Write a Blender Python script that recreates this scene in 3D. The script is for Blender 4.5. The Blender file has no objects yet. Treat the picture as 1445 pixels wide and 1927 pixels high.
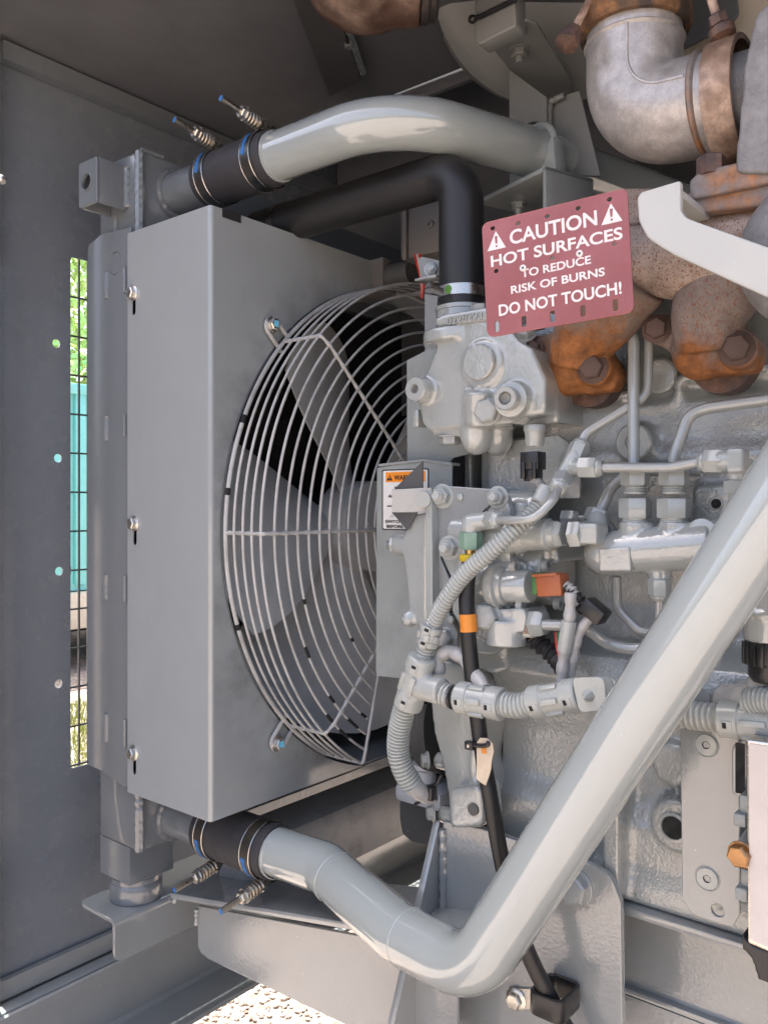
import bpy, bmesh, math, random
import numpy as np
from mathutils import Vector, Matrix
random.seed(7)
rng = np.random.default_rng(7)
R = math.radians
scene = bpy.context.scene
C = scene.collection

# ---------------------------------------------------------------- camera
H = 1.35                       # camera height above the gravel
FOC = 1585.0                   # focal length in photograph pixels (photograph is 1445 wide)
PXC, PYH = 722.5, 950.0        # principal column, horizon row
YAW = R(39.03)                 # view direction measured from the +X axis (into the machine)
FW = Vector((math.cos(YAW), math.sin(YAW), 0))
RT = Vector((math.sin(YAW), -math.cos(YAW), 0))
cam_d = bpy.data.cameras.new('camera')
cam = bpy.data.objects.new('camera', cam_d); C.objects.link(cam)
cam.location = (0, 0, H)
cam.rotation_euler = (R(90), 0, YAW - R(90))
cam_d.sensor_fit = 'HORIZONTAL'; cam_d.sensor_width = 36
cam_d.lens = 36 * FOC / 1445
cam_d.shift_y = -(963.5 - PYH) / 1445
cam_d.clip_start = 0.02; cam_d.clip_end = 500
scene.camera = cam

# ---------------------------------------------------------------- world, sun, exposure
SUN_EL, SUN_AZ = R(74), R(84)     # azimuth of the sun measured from +X towards +Y
w = bpy.data.worlds.new('World'); scene.world = w; w.use_nodes = True
nt = w.node_tree
sky = nt.nodes.new('ShaderNodeTexSky'); sky.sky_type = 'NISHITA'; sky.sun_disc = False
sky.sun_elevation = SUN_EL; sky.sun_rotation = R(90) - SUN_AZ
sky.air_density = 0.7; sky.dust_density = 7.0; sky.ozone_density = 0.4
bg = nt.nodes['Background']; bg.inputs[1].default_value = 0.15
nt.links.new(sky.outputs[0], bg.inputs[0])
sd = bpy.data.lights.new('sun', 'SUN'); sd.energy = 4.2; sd.angle = R(0.6); sd.color = (1, .97, .93)
so = bpy.data.objects.new('sun', sd); C.objects.link(so); so.location = (0, 0, 20)
sv = Vector((math.cos(SUN_EL) * math.cos(SUN_AZ), math.cos(SUN_EL) * math.sin(SUN_AZ), math.sin(SUN_EL)))
so.rotation_euler = sv.to_track_quat('Z', 'Y').to_euler()
vs = scene.view_settings
vs.view_transform = 'Standard'; vs.look = 'None'; vs.gamma = 1; vs.use_curve_mapping = False
vs.exposure = 2.1
scene.render.engine = 'CYCLES'
scene.cycles.max_bounces = 8; scene.cycles.diffuse_bounces = 5; scene.cycles.glossy_bounces = 4
scene.cycles.use_denoising = True

# ---------------------------------------------------------------- survey helpers
# "survey frame": metres, camera height is z = 0; X runs into the machine, Y along the engine towards the radiator
def P(px, py, X=None, Y=None, Z=None, t=None):
    d = FW + RT * ((px - PXC) / FOC) + Vector((0, 0, (PYH - py) / FOC))
    if X is not None: k = X / d.x
    elif Y is not None: k = Y / d.y
    elif Z is not None: k = Z / d.z
    else: k = t
    return d * k

FX = Matrix(((0, 0, 1, 0), (1, 0, 0, 0), (0, 1, 0, 0), (0, 0, 0, 1)))        # u->Y v->Z w->X
FY = Matrix(((1, 0, 0, 0), (0, 0, -1, 0), (0, 1, 0, 0), (0, 0, 0, 1)))       # u->X v->Z w->-Y
FZ = Matrix.Identity(4)
def T(x, y=None, z=None):
    return Matrix.Translation(Vector(x) if y is None else Vector((x, y, z)))
def px2(pts, X): return [(P(a, b, X=X).y, P(a, b, X=X).z) for a, b in pts]
def align(n, p=(0, 0, 0), s=1.0):
    q = Vector(n).normalized().to_track_quat('Z', 'Y').to_matrix().to_4x4()
    return T(p) @ q @ Matrix.Scale(s, 4)

def rpoly(pts, r, n=5):
    """polygon with rounded corners; r a number or list"""
    out = []; m = len(pts)
    for i in range(m):
        a, b, c = Vector(pts[i - 1]), Vector(pts[i]), Vector(pts[(i + 1) % m])
        rr = r[i] if isinstance(r, (list, tuple)) else r
        d0, d1 = (a - b), (c - b)
        l0, l1 = d0.length, d1.length
        if rr <= 0 or l0 < 1e-7 or l1 < 1e-7: out.append(tuple(b)); continue
        d0 /= l0; d1 /= l1
        ang = d0.angle(d1)
        if ang > 3.1: out.append(tuple(b)); continue
        k = min(rr / math.tan(ang / 2), l0 * .49, l1 * .49)
        p0, p1 = b + d0 * k, b + d1 * k
        for j in range(n + 1):
            s = j / n
            out.append(tuple((1 - s) ** 2 * p0 + 2 * s * (1 - s) * b + s * s * p1))
    return out
def circ(cx, cy, r, n=32): return [(cx + r * math.cos(2 * math.pi * i / n), cy + r * math.sin(2 * math.pi * i / n)) for i in range(n)]
def capsule(cx, cy, r, L, n=8):
    """vertical slot"""
    return [(cx + r * math.cos(a), cy + L / 2 + r * math.sin(a)) for a in [math.pi * i / n for i in range(n + 1)]] + \
           [(cx - r * math.cos(a), cy - L / 2 - r * math.sin(a)) for a in [math.pi * i / n for i in range(n + 1)]]

def fil(pts, rad, n=10):
    """polyline with filleted corners (true arcs)"""
    pts = [Vector(p) for p in pts]; out = [pts[0]]
    for i in range(1, len(pts) - 1):
        a, b, c = pts[i - 1], pts[i], pts[i + 1]
        rr = rad[i - 1] if isinstance(rad, (list, tuple)) else rad
        d0, d1 = (a - b).normalized(), (c - b).normalized()
        ang = d0.angle(d1)
        if ang > 3.12 or rr <= 0: out.append(b); continue
        k = min(rr / math.tan(ang / 2), (a - b).length * .49, (c - b).length * .49)
        rr = k * math.tan(ang / 2)
        bis = (d0 + d1).normalized(); ce = b + bis * (rr / math.sin(ang / 2))
        p0, p1 = b + d0 * k - ce, b + d1 * k - ce
        th = p0.angle(p1)
        for j in range(n + 1):
            s = j / n
            v = (p0 * math.sin((1 - s) * th) + p1 * math.sin(s * th)) / math.sin(th)
            out.append(ce + v)
    out.append(pts[-1]); return out
def resample(pts, step):
    pts = [Vector(p) for p in pts]; out = [pts[0].copy()]; acc = 0
    for a, b in zip(pts, pts[1:]):
        L = (b - a).length
        if L < 1e-9: continue
        d = step - acc
        while d <= L:
            out.append(a.lerp(b, d / L)); d += step
        acc = L - (d - step)
    out.append(pts[-1].copy()); return out
def smooth_path(pts, n=12):
    """Catmull-Rom through the points"""
    p = [Vector(q) for q in pts]; p = [p[0] * 2 - p[1]] + p + [p[-1] * 2 - p[-2]]; out = []
    for i in range(1, len(p) - 2):
        for j in range(n):
            s = j / n
            out.append(.5 * ((2 * p[i]) + (p[i + 1] - p[i - 1]) * s + (2 * p[i - 1] - 5 * p[i] + 4 * p[i + 1] - p[i + 2]) * s * s + (3 * p[i] - p[i - 1] - 3 * p[i + 1] + p[i + 2]) * s ** 3))
    out.append(p[-2].copy()); return out

class MB:
    def __init__(s): s.V = []; s.F = []
    def add(s, V, F, M=None):
        o = len(s.V)
        s.V += [tuple(M @ Vector(v)) if M is not None else tuple(v) for v in V]
        s.F += [tuple(i + o for i in f) for f in F]; return s
    def tube(s, path, r, seg=16, caps=True, rf=None, up=None):
        p = [Vector(q) for q in path]
        q = [p[0]]
        for v in p[1:]:
            if (v - q[-1]).length > 1e-6: q.append(v)
        p = q; n = len(p)
        tg = [(p[min(i + 1, n - 1)] - p[max(i - 1, 0)]).normalized() for i in range(n)]
        u = up or (Vector((0, 0, 1)) if abs(tg[0].z) < .9 else Vector((1, 0, 0)))
        nx = tg[0].cross(u).normalized(); V = []; F = []
        for i in range(n):
            if i:
                ax = tg[i - 1].cross(tg[i])
                if ax.length > 1e-8: nx = Matrix.Rotation(tg[i - 1].angle(tg[i]), 3, ax.normalized()) @ nx
            ny = tg[i].cross(nx)
            rr = rf(i, n) if rf else r
            for k in range(seg):
                a = 2 * math.pi * k / seg
                V.append(p[i] + nx * (rr * math.cos(a)) + ny * (rr * math.sin(a)))
        for i in range(n - 1):
            for k in range(seg):
                k2 = (k + 1) % seg
                F.append((i * seg + k, i * seg + k2, (i + 1) * seg + k2, (i + 1) * seg + k))
        if caps:
            F.append(tuple(range(seg))[::-1]); F.append(tuple(range((n - 1) * seg, n * seg)))
        return s.add(V, F)
    def cyl(s, a, b, r, seg=24, r2=None):
        a, b = Vector(a), Vector(b)
        return s.tube([a, b], r, seg, True, (lambda i, n: r if i == 0 else r2) if r2 is not None else None)
    def lathe(s, prof, M, seg=32, cap=True):
        V = []; F = []; n = len(prof)
        for r, z in prof:
            for k in range(seg):
                a = 2 * math.pi * k / seg; V.append((r * math.cos(a), r * math.sin(a), z))
        for i in range(n - 1):
            for k in range(seg):
                k2 = (k + 1) % seg
                F.append((i * seg + k, i * seg + k2, (i + 1) * seg + k2, (i + 1) * seg + k))
        if cap:
            F.append(tuple(range(seg))[::-1]); F.append(tuple(range((n - 1) * seg, n * seg)))
        return s.add(V, F, M)
    def box(s, lo, hi, bev=0, M=None, seg=2):
        lo, hi = Vector(lo), Vector(hi)
        bm = bmesh.new(); bmesh.ops.create_cube(bm, size=1)
        for v in bm.verts:
            for k in range(3): v.co[k] = lo[k] if v.co[k] < 0 else hi[k]
        if bev > 0: bmesh.ops.bevel(bm, geom=bm.edges[:], offset=bev, segments=seg, affect='EDGES', profile=.5)
        bm.verts.index_update()
        V = [v.co.copy() for v in bm.verts]; F = [tuple(v.index for v in f.verts) for f in bm.faces]
        bm.free(); return s.add(V, F, M)
    def prism(s, loop, F_, w0, w1):
        """2D loop in frame F_ (u,v,w)"""
        a = sum(loop[i - 1][0] * loop[i][1] - loop[i][0] * loop[i - 1][1] for i in range(len(loop)))
        if a < 0: loop = loop[::-1]
        n = len(loop)
        V = [(u, v, w0) for u, v in loop] + [(u, v, w1) for u, v in loop]
        F = [tuple(range(n))[::-1], tuple(range(n, 2 * n))] + [(i, (i + 1) % n, n + (i + 1) % n, n + i) for i in range(n)]
        return s.add(V, F, F_)
    def plate(s, loops, F_, w0, w1, bev=0):
        """outline loop followed by hole loops, rounded edges; via a filled 2D curve"""
        cu = bpy.data.curves.new('c', 'CURVE'); cu.dimensions = '2D'; cu.fill_mode = 'BOTH'
        for L in loops:
            sp = cu.splines.new('POLY'); sp.points.add(len(L) - 1)
            for q, (u, v) in zip(sp.points, L): q.co = (u, v, 0, 1)
            sp.use_cyclic_u = True
        h = abs(w1 - w0) / 2; bev = min(bev, h * .9)
        cu.extrude = h - bev; cu.bevel_depth = bev; cu.bevel_resolution = 1; cu.offset = -bev
        o = bpy.data.objects.new('c', cu); me = bpy.data.meshes.new_from_object(o)
        V = [(v.co.x, v.co.y, v.co.z + (w0 + w1) / 2) for v in me.vertices]; F = [tuple(p.vertices) for p in me.polygons]
        bpy.data.objects.remove(o); bpy.data.curves.remove(cu); bpy.data.meshes.remove(me)
        return s.add(V, F, F_)
    def sphere(s, c, r, seg=20, sc=(1, 1, 1)):
        n = seg // 2
        prof = [(max(r * math.sin(math.pi * i / n), 1e-5), -r * math.cos(math.pi * i / n)) for i in range(n + 1)]
        return s.lathe(prof, T(c) @ Matrix.Diagonal((*sc, 1)), seg)
    def mesh(s, name='m', ang=35, weld=False):
        me = bpy.data.meshes.new(name); me.from_pydata([tuple(v) for v in s.V], [], s.F); me.update()
        if weld:
            bm = bmesh.new(); bm.from_mesh(me); bmesh.ops.remove_doubles(bm, verts=bm.verts, dist=1e-5); bm.to_mesh(me); bm.free()
        return finish(me, ang)
    def cast(s, voxel=.003, it=6, name='casting', noise=0):
        """fuse overlapping solids and round every edge, as a sand casting is rounded"""
        me = bpy.data.meshes.new(name); me.from_pydata([tuple(v) for v in s.V], [], s.F); me.update()
        o = bpy.data.objects.new('tmp', me); C.objects.link(o)
        m = o.modifiers.new('r', 'REMESH'); m.mode = 'VOXEL'; m.voxel_size = voxel
        k = o.modifiers.new('s', 'SMOOTH'); k.factor = .5; k.iterations = it
        dg = bpy.context.evaluated_depsgraph_get()
        out = bpy.data.meshes.new_from_object(o.evaluated_get(dg))
        bpy.data.objects.remove(o); bpy.data.meshes.remove(me)
        return finish(out, 180)

def finish(me, ang):
    me.polygons.foreach_set('use_smooth', [True] * len(me.polygons))
    if ang < 180: me.set_sharp_from_angle(angle=R(ang))
    me.update(); return me

ORG = {}
def obj(name, mesh, mat, parent=None, M=None, **tags):
    if isinstance(mesh, MB): mesh = mesh.mesh(name)
    if M is None:
        n = len(mesh.vertices); co = np.empty(n * 3, np.float32); mesh.vertices.foreach_get('co', co); co = co.reshape(-1, 3)
        c = Vector((co.min(0) + co.max(0)) / 2)
        if parent is None: c.z = float(co[:, 2].min())
        mesh.transform(T(-c)); M = T(c)
    if mat is not None and not mesh.materials: mesh.materials.append(mat)
    o = bpy.data.objects.new(name, mesh); C.objects.link(o); ORG[o] = M
    if parent is not None:
        o.parent = parent; o.matrix_basis = ORG[parent].inverted() @ M
    else: o.matrix_basis = T(0, 0, H) @ M
    for k, v in tags.items(): o[k] = v
    return o
def thing(name, label, cat, base, group=None):
    o = bpy.data.objects.new(name, None); C.objects.link(o); o.empty_display_size = .02
    ORG[o] = T(base); o.matrix_basis = T(0, 0, H) @ ORG[o]
    o['label'] = label; o['category'] = cat
    if group: o['group'] = group
    return o
def single(name, mesh, mat, label, cat, group=None):
    o = obj(name, mesh, mat); o['label'] = label; o['category'] = cat
    if group: o['group'] = group
    return o
def struct(name, mesh, mat, parent=None):
    o = obj(name, mesh, mat, parent)
    if parent is None: o['kind'] = 'structure'
    return o

# ---------------------------------------------------------------- materials
def mat(name):
    m = bpy.data.materials.new(name); m.use_nodes = True
    return m, m.node_tree, m.node_tree.nodes['Principled BSDF']
def nd(t, typ, **kw):
    n = t.nodes.new(typ)
    for k, v in kw.items():
        if k in n.inputs: n.inputs[k].default_value = v
        else: setattr(n, k, v)
    return n
def coords(t, scale=1.0):
    tc = t.nodes.new('ShaderNodeTexCoord'); mp = t.nodes.new('ShaderNodeMapping')
    mp.inputs['Scale'].default_value = (scale, scale, scale) if not isinstance(scale, tuple) else scale
    t.links.new(tc.outputs['Object'], mp.inputs[0]); return mp.outputs[0]
def noise(t, vec, scale, detail=4, rough=.55):
    n = nd(t, 'ShaderNodeTexNoise', Scale=scale, Detail=detail, Roughness=rough); t.links.new(vec, n.inputs['Vector']); return n.outputs['Fac']
def ramp(t, fac, stops):
    r = t.nodes.new('ShaderNodeValToRGB'); e = r.color_ramp.elements
    while len(e) < len(stops): e.new(.5)
    for el, (p, c) in zip(e, stops): el.position = p; el.color = (*c, 1) if len(c) == 3 else c
    t.links.new(fac, r.inputs[0]); return r.outputs[0]
def mixc(t, fac, a, b, typ='MIX'):
    m = t.nodes.new('ShaderNodeMix'); m.data_type = 'RGBA'; m.blend_type = typ
    for s, v in ((0, fac), (6, a), (7, b)):
        if hasattr(v, 'node'): t.links.new(v, m.inputs[s])
        else: m.inputs[s].default_value = (*v, 1) if isinstance(v, tuple) and len(v) == 3 else v
    return m.outputs[2]
def math_(t, op, a, b=0.0):
    m = t.nodes.new('ShaderNodeMath'); m.operation = op
    for i, v in enumerate((a, b)):
        if hasattr(v, 'node'): t.links.new(v, m.inputs[i])
        else: m.inputs[i].default_value = v
    return m.outputs[0]
def bump(t, b, h, strength, dist):
    n = nd(t, 'ShaderNodeBump', Strength=strength, Distance=dist); t.links.new(h, n.inputs['Height']); t.links.new(n.outputs[0], b.inputs['Normal']); t.links.new(n.outputs[0], b.inputs['Coat Normal']); return n
def lnk(t, a, b): t.links.new(a, b)

def paint(name, col, rough=.32, bs=350, bd=.0006, bstr=.25, var=.08, grime=.0, coat=.0, spec=.5, chips=False, streak=False):
    m, t, b = mat(name); v = coords(t)
    n1 = noise(t, v, 9, 5)
    c = ramp(t, n1, [(.3, tuple(x * (1 - var) for x in col)), (.7, tuple(min(1, x * (1 + var)) for x in col))])
    if grime > 0:
        g = noise(t, v, 14, 8, .68)
        if streak:
            v2 = coords(t, (1, 1, .22)); g = math_(t, 'ADD', math_(t, 'MULTIPLY', g, .6), math_(t, 'MULTIPLY', noise(t, v2, 22, 6, .65), .42))
        gf = ramp(t, g, [(.48, (0, 0, 0)), (.85, (grime,) * 3)])
        c = mixc(t, gf, c, (.035, .033, .03))
    sp = nd(t, 'ShaderNodeTexVoronoi', Scale=55.0); lnk(t, v, sp.inputs['Vector'])
    sf = ramp(t, sp.outputs['Distance'], [(.0, (.8,) * 3), (.035, (.8,) * 3), (.05, (0,) * 3)])
    sel = ramp(t, noise(t, v, 40, 1), [(.6, (0,) * 3), (.66, (1,) * 3)])
    c = mixc(t, math_(t, 'MULTIPLY', sf, sel), c, (.5, .5, .48) if not chips else (.03, .03, .03))
    lnk(t, c, b.inputs['Base Color'])
    rr = ramp(t, noise(t, v, 25, 5), [(.3, (rough * .92,) * 3), (.75, (min(1, rough * 1.15),) * 3)])
    lnk(t, rr, b.inputs['Roughness'])
    b.inputs['Coat Weight'].default_value = coat; b.inputs['Coat IOR'].default_value = 1.75; b.inputs['Coat Roughness'].default_value = .06
    b.inputs['Specular IOR Level'].default_value = spec
    if bstr > 0: bump(t, b, noise(t, v, bs, 3), bstr, bd)
    return m
def plain(name, col, rough=.5, metal=0.0, bs=300, bstr=.1, bd=.0005, var=.1, spec=.5):
    m, t, b = mat(name); v = coords(t)
    c = ramp(t, noise(t, v, 30, 5), [(.3, tuple(x * (1 - var) for x in col)), (.7, tuple(min(1, x * (1 + var)) for x in col))])
    lnk(t, c, b.inputs['Base Color']); b.inputs['Metallic'].default_value = metal
    rr = ramp(t, noise(t, v, 60, 4), [(.3, (rough * .8,) * 3), (.7, (min(1, rough * 1.25),) * 3)]); lnk(t, rr, b.inputs['Roughness'])
    b.inputs['Specular IOR Level'].default_value = spec
    if bstr > 0: bump(t, b, noise(t, v, bs, 3), bstr, bd)
    return m
def rust(name, base, rusty, cover=.5, rough=.75, speck=None, bd=.0008, zgrad=None, scale=1.0):
    """bare cast iron going to rust: patches, speckles and pitting"""
    m, t, b = mat(name); v = coords(t)
    patch = noise(t, v, 18 * scale, 8, .7)
    if zgrad:
        tc = t.nodes.new('ShaderNodeTexCoord'); sx = t.nodes.new('ShaderNodeSeparateXYZ'); lnk(t, tc.outputs['Generated'], sx.inputs[0])
        patch = math_(t, 'ADD', patch, math_(t, 'MULTIPLY', math_(t, 'SUBTRACT', zgrad[0], sx.outputs['Z']), zgrad[1]))
    pf = ramp(t, patch, [(.62 - cover * .35, (0,) * 3), (.80 - cover * .35, (1,) * 3)])
    rc = ramp(t, noise(t, v, 60 * scale, 6, .7), [(.25, tuple(x * .35 for x in rusty)), (.5, rusty), (.75, tuple(min(1, x * 1.7) for x in rusty))])
    bc = ramp(t, noise(t, v, 40 * scale, 6, .7), [(.3, tuple(x * .65 for x in base)), (.7, tuple(min(1, x * 1.3) for x in base))])
    c = mixc(t, pf, bc, rc)
    h = noise(t, v, 220 * scale, 6, .7)
    if speck:
        vo = nd(t, 'ShaderNodeTexNoise', Scale=430.0 * scale, Detail=3.0); lnk(t, v, vo.inputs['Vector'])
        sf = ramp(t, vo.outputs['Fac'], [(.54, (0,) * 3), (.66, (.9,) * 3)])
        c = mixc(t, math_(t, 'MULTIPLY', sf, math_(t, 'SUBTRACT', 1.0, math_(t, 'MULTIPLY', pf, .7))), c, speck)
    lnk(t, c, b.inputs['Base Color']); b.inputs['Roughness'].default_value = rough
    b.inputs['Metallic'].default_value = .15
    bump(t, b, h, .5, bd); return m

GREY = (.23, .252, .26)
M = {}
M['paint'] = paint('grey_gloss_paint', GREY, .2, bs=160, bd=.0006, bstr=.12, coat=.8, var=.04)
M['pipe'] = paint('grey_pipe_paint', (0.305, 0.338, 0.336), .16, bs=60, bd=.0006, bstr=.08, coat=1.0, var=.03)
M['sheet'] = paint('grey_sheet_paint', (0.252, 0.274, 0.270), .3, bs=420, bd=.0004, bstr=.12, var=.04, grime=.35)
M['plate'] = paint('grey_plate_paint', (0.232, 0.249, 0.250), .16, bs=210, bd=.0009, bstr=.25, var=.04, grime=.12, coat=1.0)
M['wall'] = paint('grey_enclosure_paint', (0.154, 0.172, 0.195), .26, bs=420, bd=.0004, bstr=.12, var=.03, grime=.02, coat=.5)
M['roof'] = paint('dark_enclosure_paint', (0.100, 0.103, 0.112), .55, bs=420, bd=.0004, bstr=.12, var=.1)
M['cowl'] = paint('grey_cowl_paint', (0.265, 0.288, 0.297), .3, bs=420, bd=.0005, bstr=.12, var=.02, grime=.10, streak=True, coat=.6)
M['radiator'] = paint('grey_radiator_paint', (0.136, 0.152, 0.166), .3, bs=300, bd=.0006, bstr=.15, var=.04, grime=.10, coat=.7)
M['wire'] = paint('grey_wire_paint', (0.400, 0.405, 0.400), .33, bs=300, bd=.0003, bstr=.1, var=.08, grime=.75)
M['fan'] = paint('grey_fan_paint', (0.430, 0.445, 0.450), .45, bs=300, bd=.0004, bstr=.1, var=.1, grime=.3)
M['pale'] = paint('sky_lit_bracket_paint', (0.410, 0.420, 0.405), .33, bs=120, bd=.0008, bstr=.12, var=.03)  # bracket grey made paler in the colour to stand for sky light

def casting(name, col, rough, s1, d1, s2, d2):
    m, t, b = mat(name); v = coords(t)
    c = ramp(t, noise(t, v, 12, 6), [(.3, tuple(x * .92 for x in col)), (.7, tuple(x * 1.07 for x in col))])
    cr = ramp(t, noise(t, v, 30, 8, .7), [(.60, (0,) * 3), (.80, (.45,) * 3)])
    c = mixc(t, cr, c, (.10, .095, .085)); lnk(t, c, b.inputs['Base Color'])
    b.inputs['Roughness'].default_value = rough; b.inputs['Coat Weight'].default_value = 1.0; b.inputs['Coat IOR'].default_value = 1.8; b.inputs['Coat Roughness'].default_value = .04
    h = math_(t, 'ADD', math_(t, 'MULTIPLY', noise(t, v, s1, 2, .5), d1), math_(t, 'MULTIPLY', noise(t, v, s2, 2, .5), d2))
    bump(t, b, h, 1.0, 1.0); return m
M['cast'] = casting('grey_painted_casting', (0.302, 0.323, 0.313), .18, 70, .0003, 210, .0003)
M['block'] = casting('grey_rough_casting', (0.259, 0.282, 0.278), .13, 170, .0008, 420, .0006)
M['fit'] = paint('grey_painted_fitting', (0.321, 0.345, 0.334), .3, bs=160, bd=.0006, bstr=.2, coat=.6, var=.06, grime=.25)
M['tubepaint'] = paint('grey_painted_tube', (0.269, 0.286, 0.279), .2, bs=160, bd=.0004, bstr=.15, coat=1.0, var=.06)
M['conduit'] = paint('grey_painted_conduit', (0.340, 0.360, 0.345), .28, bs=200, bd=.0004, bstr=.15, coat=.2, var=.08, grime=.4)
M['rubber'] = plain('black_rubber', (.022, .022, .024), .55, bs=160, bstr=.12)
M['rubber2'] = plain('dark_silicone_hose', (.030, .029, .033), .62, bs=420, bstr=.2)
M['hose'] = paint('dusty_black_hose', (.012, .012, .013), .42, bs=90, bd=.0008, bstr=.2, var=.2)
M['black'] = plain('black_plastic', (.014, .014, .015), .32, bs=200, bstr=.1)
M['steel'] = plain('stainless_steel', (.55, .53, .50), .28, 1.0, bs=500, bstr=.05)
M['darksteel'] = plain('dull_stainless_band', (0.150, 0.140, 0.125), .34, 1.0, bs=300, bstr=.1, var=.25)
M['zinc'] = plain('zinc_plated_steel', (.60, .58, .54), .27, 1.0, bs=200, bstr=.1, var=.15)
M['yzinc'] = plain('yellow_zinc_steel', (0.460, 0.420, 0.360), .3, 1.0, bs=200, bstr=.1, var=.15)
M['brass'] = plain('brass', (.50, .34, .14), .32, 1.0, var=.1)
M['goldbolt'] = plain('gold_chromate_bolt', (0.380, 0.220, 0.110), .28, 1.0, var=.12)
M['blue'] = plain('blue_paint_mark', (0.020, 0.125, 0.360), .45)
M['ltblue'] = plain('light_blue_paint_mark', (.16, .50, .70), .5)
M['green'] = plain('green_paint_mark', (0.070, 0.200, 0.020), .5)
M['mint'] = plain('mint_green_fitting', (0.190, 0.310, 0.245), .4)
M['yellow'] = plain('yellow_plastic', (0.550, 0.400, 0.015), .4)
M['orange'] = plain('orange_tape', (0.620, 0.220, 0.025), .45)
M['terracotta'] = plain('terracotta_plastic', (0.300, 0.085, 0.030), .4)
M['cgreen'] = plain('green_plastic', (0.040, 0.130, 0.040), .45)
M['redwire'] = plain('red_insulation', (.5, .03, .02), .4)
M['gwire'] = plain('green_insulation', (.03, .18, .08), .4)
M['cream'] = plain('cream_torn_tag', (0.520, 0.430, 0.320), .7, bs=90, bstr=.5, bd=.002, var=.12)
M['white'] = plain('white_plastic', (0.450, 0.460, 0.470), .4)
M['tape'] = paint('silver_painted_tape', (0.375, 0.375, 0.367), .28, bs=120, bd=.0016, bstr=.5, var=.1, grime=.5)
M['core'] = plain('black_radiator_core', (.006, .006, .007), .7)
M['void'] = plain('black_and_hole_shade', (.008, .008, .009), .8)  # near-black; also paints in the dark of holes, slots and gaps
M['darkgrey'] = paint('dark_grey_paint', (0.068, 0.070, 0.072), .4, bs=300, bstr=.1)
M['midgrey'] = paint('mid_grey_paint', (0.112, 0.108, 0.105), .45, bs=300, bstr=.1)
M['aircleaner'] = paint('warm_grey_paint', (0.185, 0.190, 0.183), .42, bs=300, bstr=.1, var=.05)
M['beige'] = paint('beige_panel_paint', (0.364, 0.322, 0.259), .5, bs=300, bstr=.1, var=.06)
M['manifold'] = rust('speckled_manifold_iron', (.34, .27, .225), (.25, .11, .05), cover=.16, speck=(.16, .05, .018))
M['manifold1'] = rust('orange_rusted_manifold_iron', (.19, .145, .12), (.21, .082, .024), cover=.36, speck=(.20, .07, .022), zgrad=(.50, 1.0))
M['manifold2'] = rust('grey_rusting_manifold_iron', (.20, .165, .15), (.21, .082, .026), cover=.22, speck=(.19, .065, .025), zgrad=(.30, 1.1))
M['rustbolt'] = rust('brown_rusted_bolt', (.075, .050, .045), (.12, .065, .045), cover=.5, rough=.55, scale=1.6)
M['turbo'] = rust('grey_turbo_iron', (.20, .197, .20), (.28, .14, .07), cover=.02, speck=(.235, .22, .21), rough=.6)
M['turborust'] = rust('rust_blotched_flange', (.20, .175, .165), (.30, .135, .055), cover=.46, rough=.6)
M['elbow'] = rust('heat_bleached_steel', (.40, .38, .365), (.31, .275, .25), cover=.16, rough=.36, speck=(.345, .32, .315), bd=.0005)
M['elbow'].node_tree.nodes['Principled BSDF'].inputs['Metallic'].default_value = .35
M['brownband'] = rust('heat_browned_band', (.20, .125, .085), (.36, .26, .20), cover=.55, rough=.5)
M['rustring'] = rust('orange_rusted_ring', (.06, .042, .032), (.20, .095, .036), cover=.55, rough=.75)
M['brownpipe'] = rust('brown_scaled_pipe', (.075, .040, .027), (.15, .105, .08), cover=.45, rough=.5, scale=.6)
M['darkpipe'] = rust('black_brown_pipe', (.03, .026, .024), (.10, .06, .04), cover=.2, rough=.5)

def sign_red():
    m, t, b = mat('red_anodised_sheet'); v = coords(t)
    c = ramp(t, noise(t, v, 14, 3), [(.3, (.31, .098, .086)), (.7, (.37, .125, .112))]); lnk(t, c, b.inputs['Base Color'])
    b.inputs['Metallic'].default_value = .8; b.inputs['Roughness'].default_value = .22
    bump(t, b, noise(t, coords(t), 15, 2), .45, .006); return m
M['sign'] = sign_red()
M['signwhite'] = plain('white_sign_print', (0.620, 0.610, 0.600), .5, bstr=0, var=.02)
M['decal'] = plain('white_decal', (0.620, 0.620, 0.600), .4, bstr=0, var=.02)
M['decalorange'] = plain('orange_decal', (0.720, 0.235, 0.015), .4, bstr=0, var=.02)
M['decalblack'] = plain('black_decal_print', (.015, .015, .015), .4, bstr=0)

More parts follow.
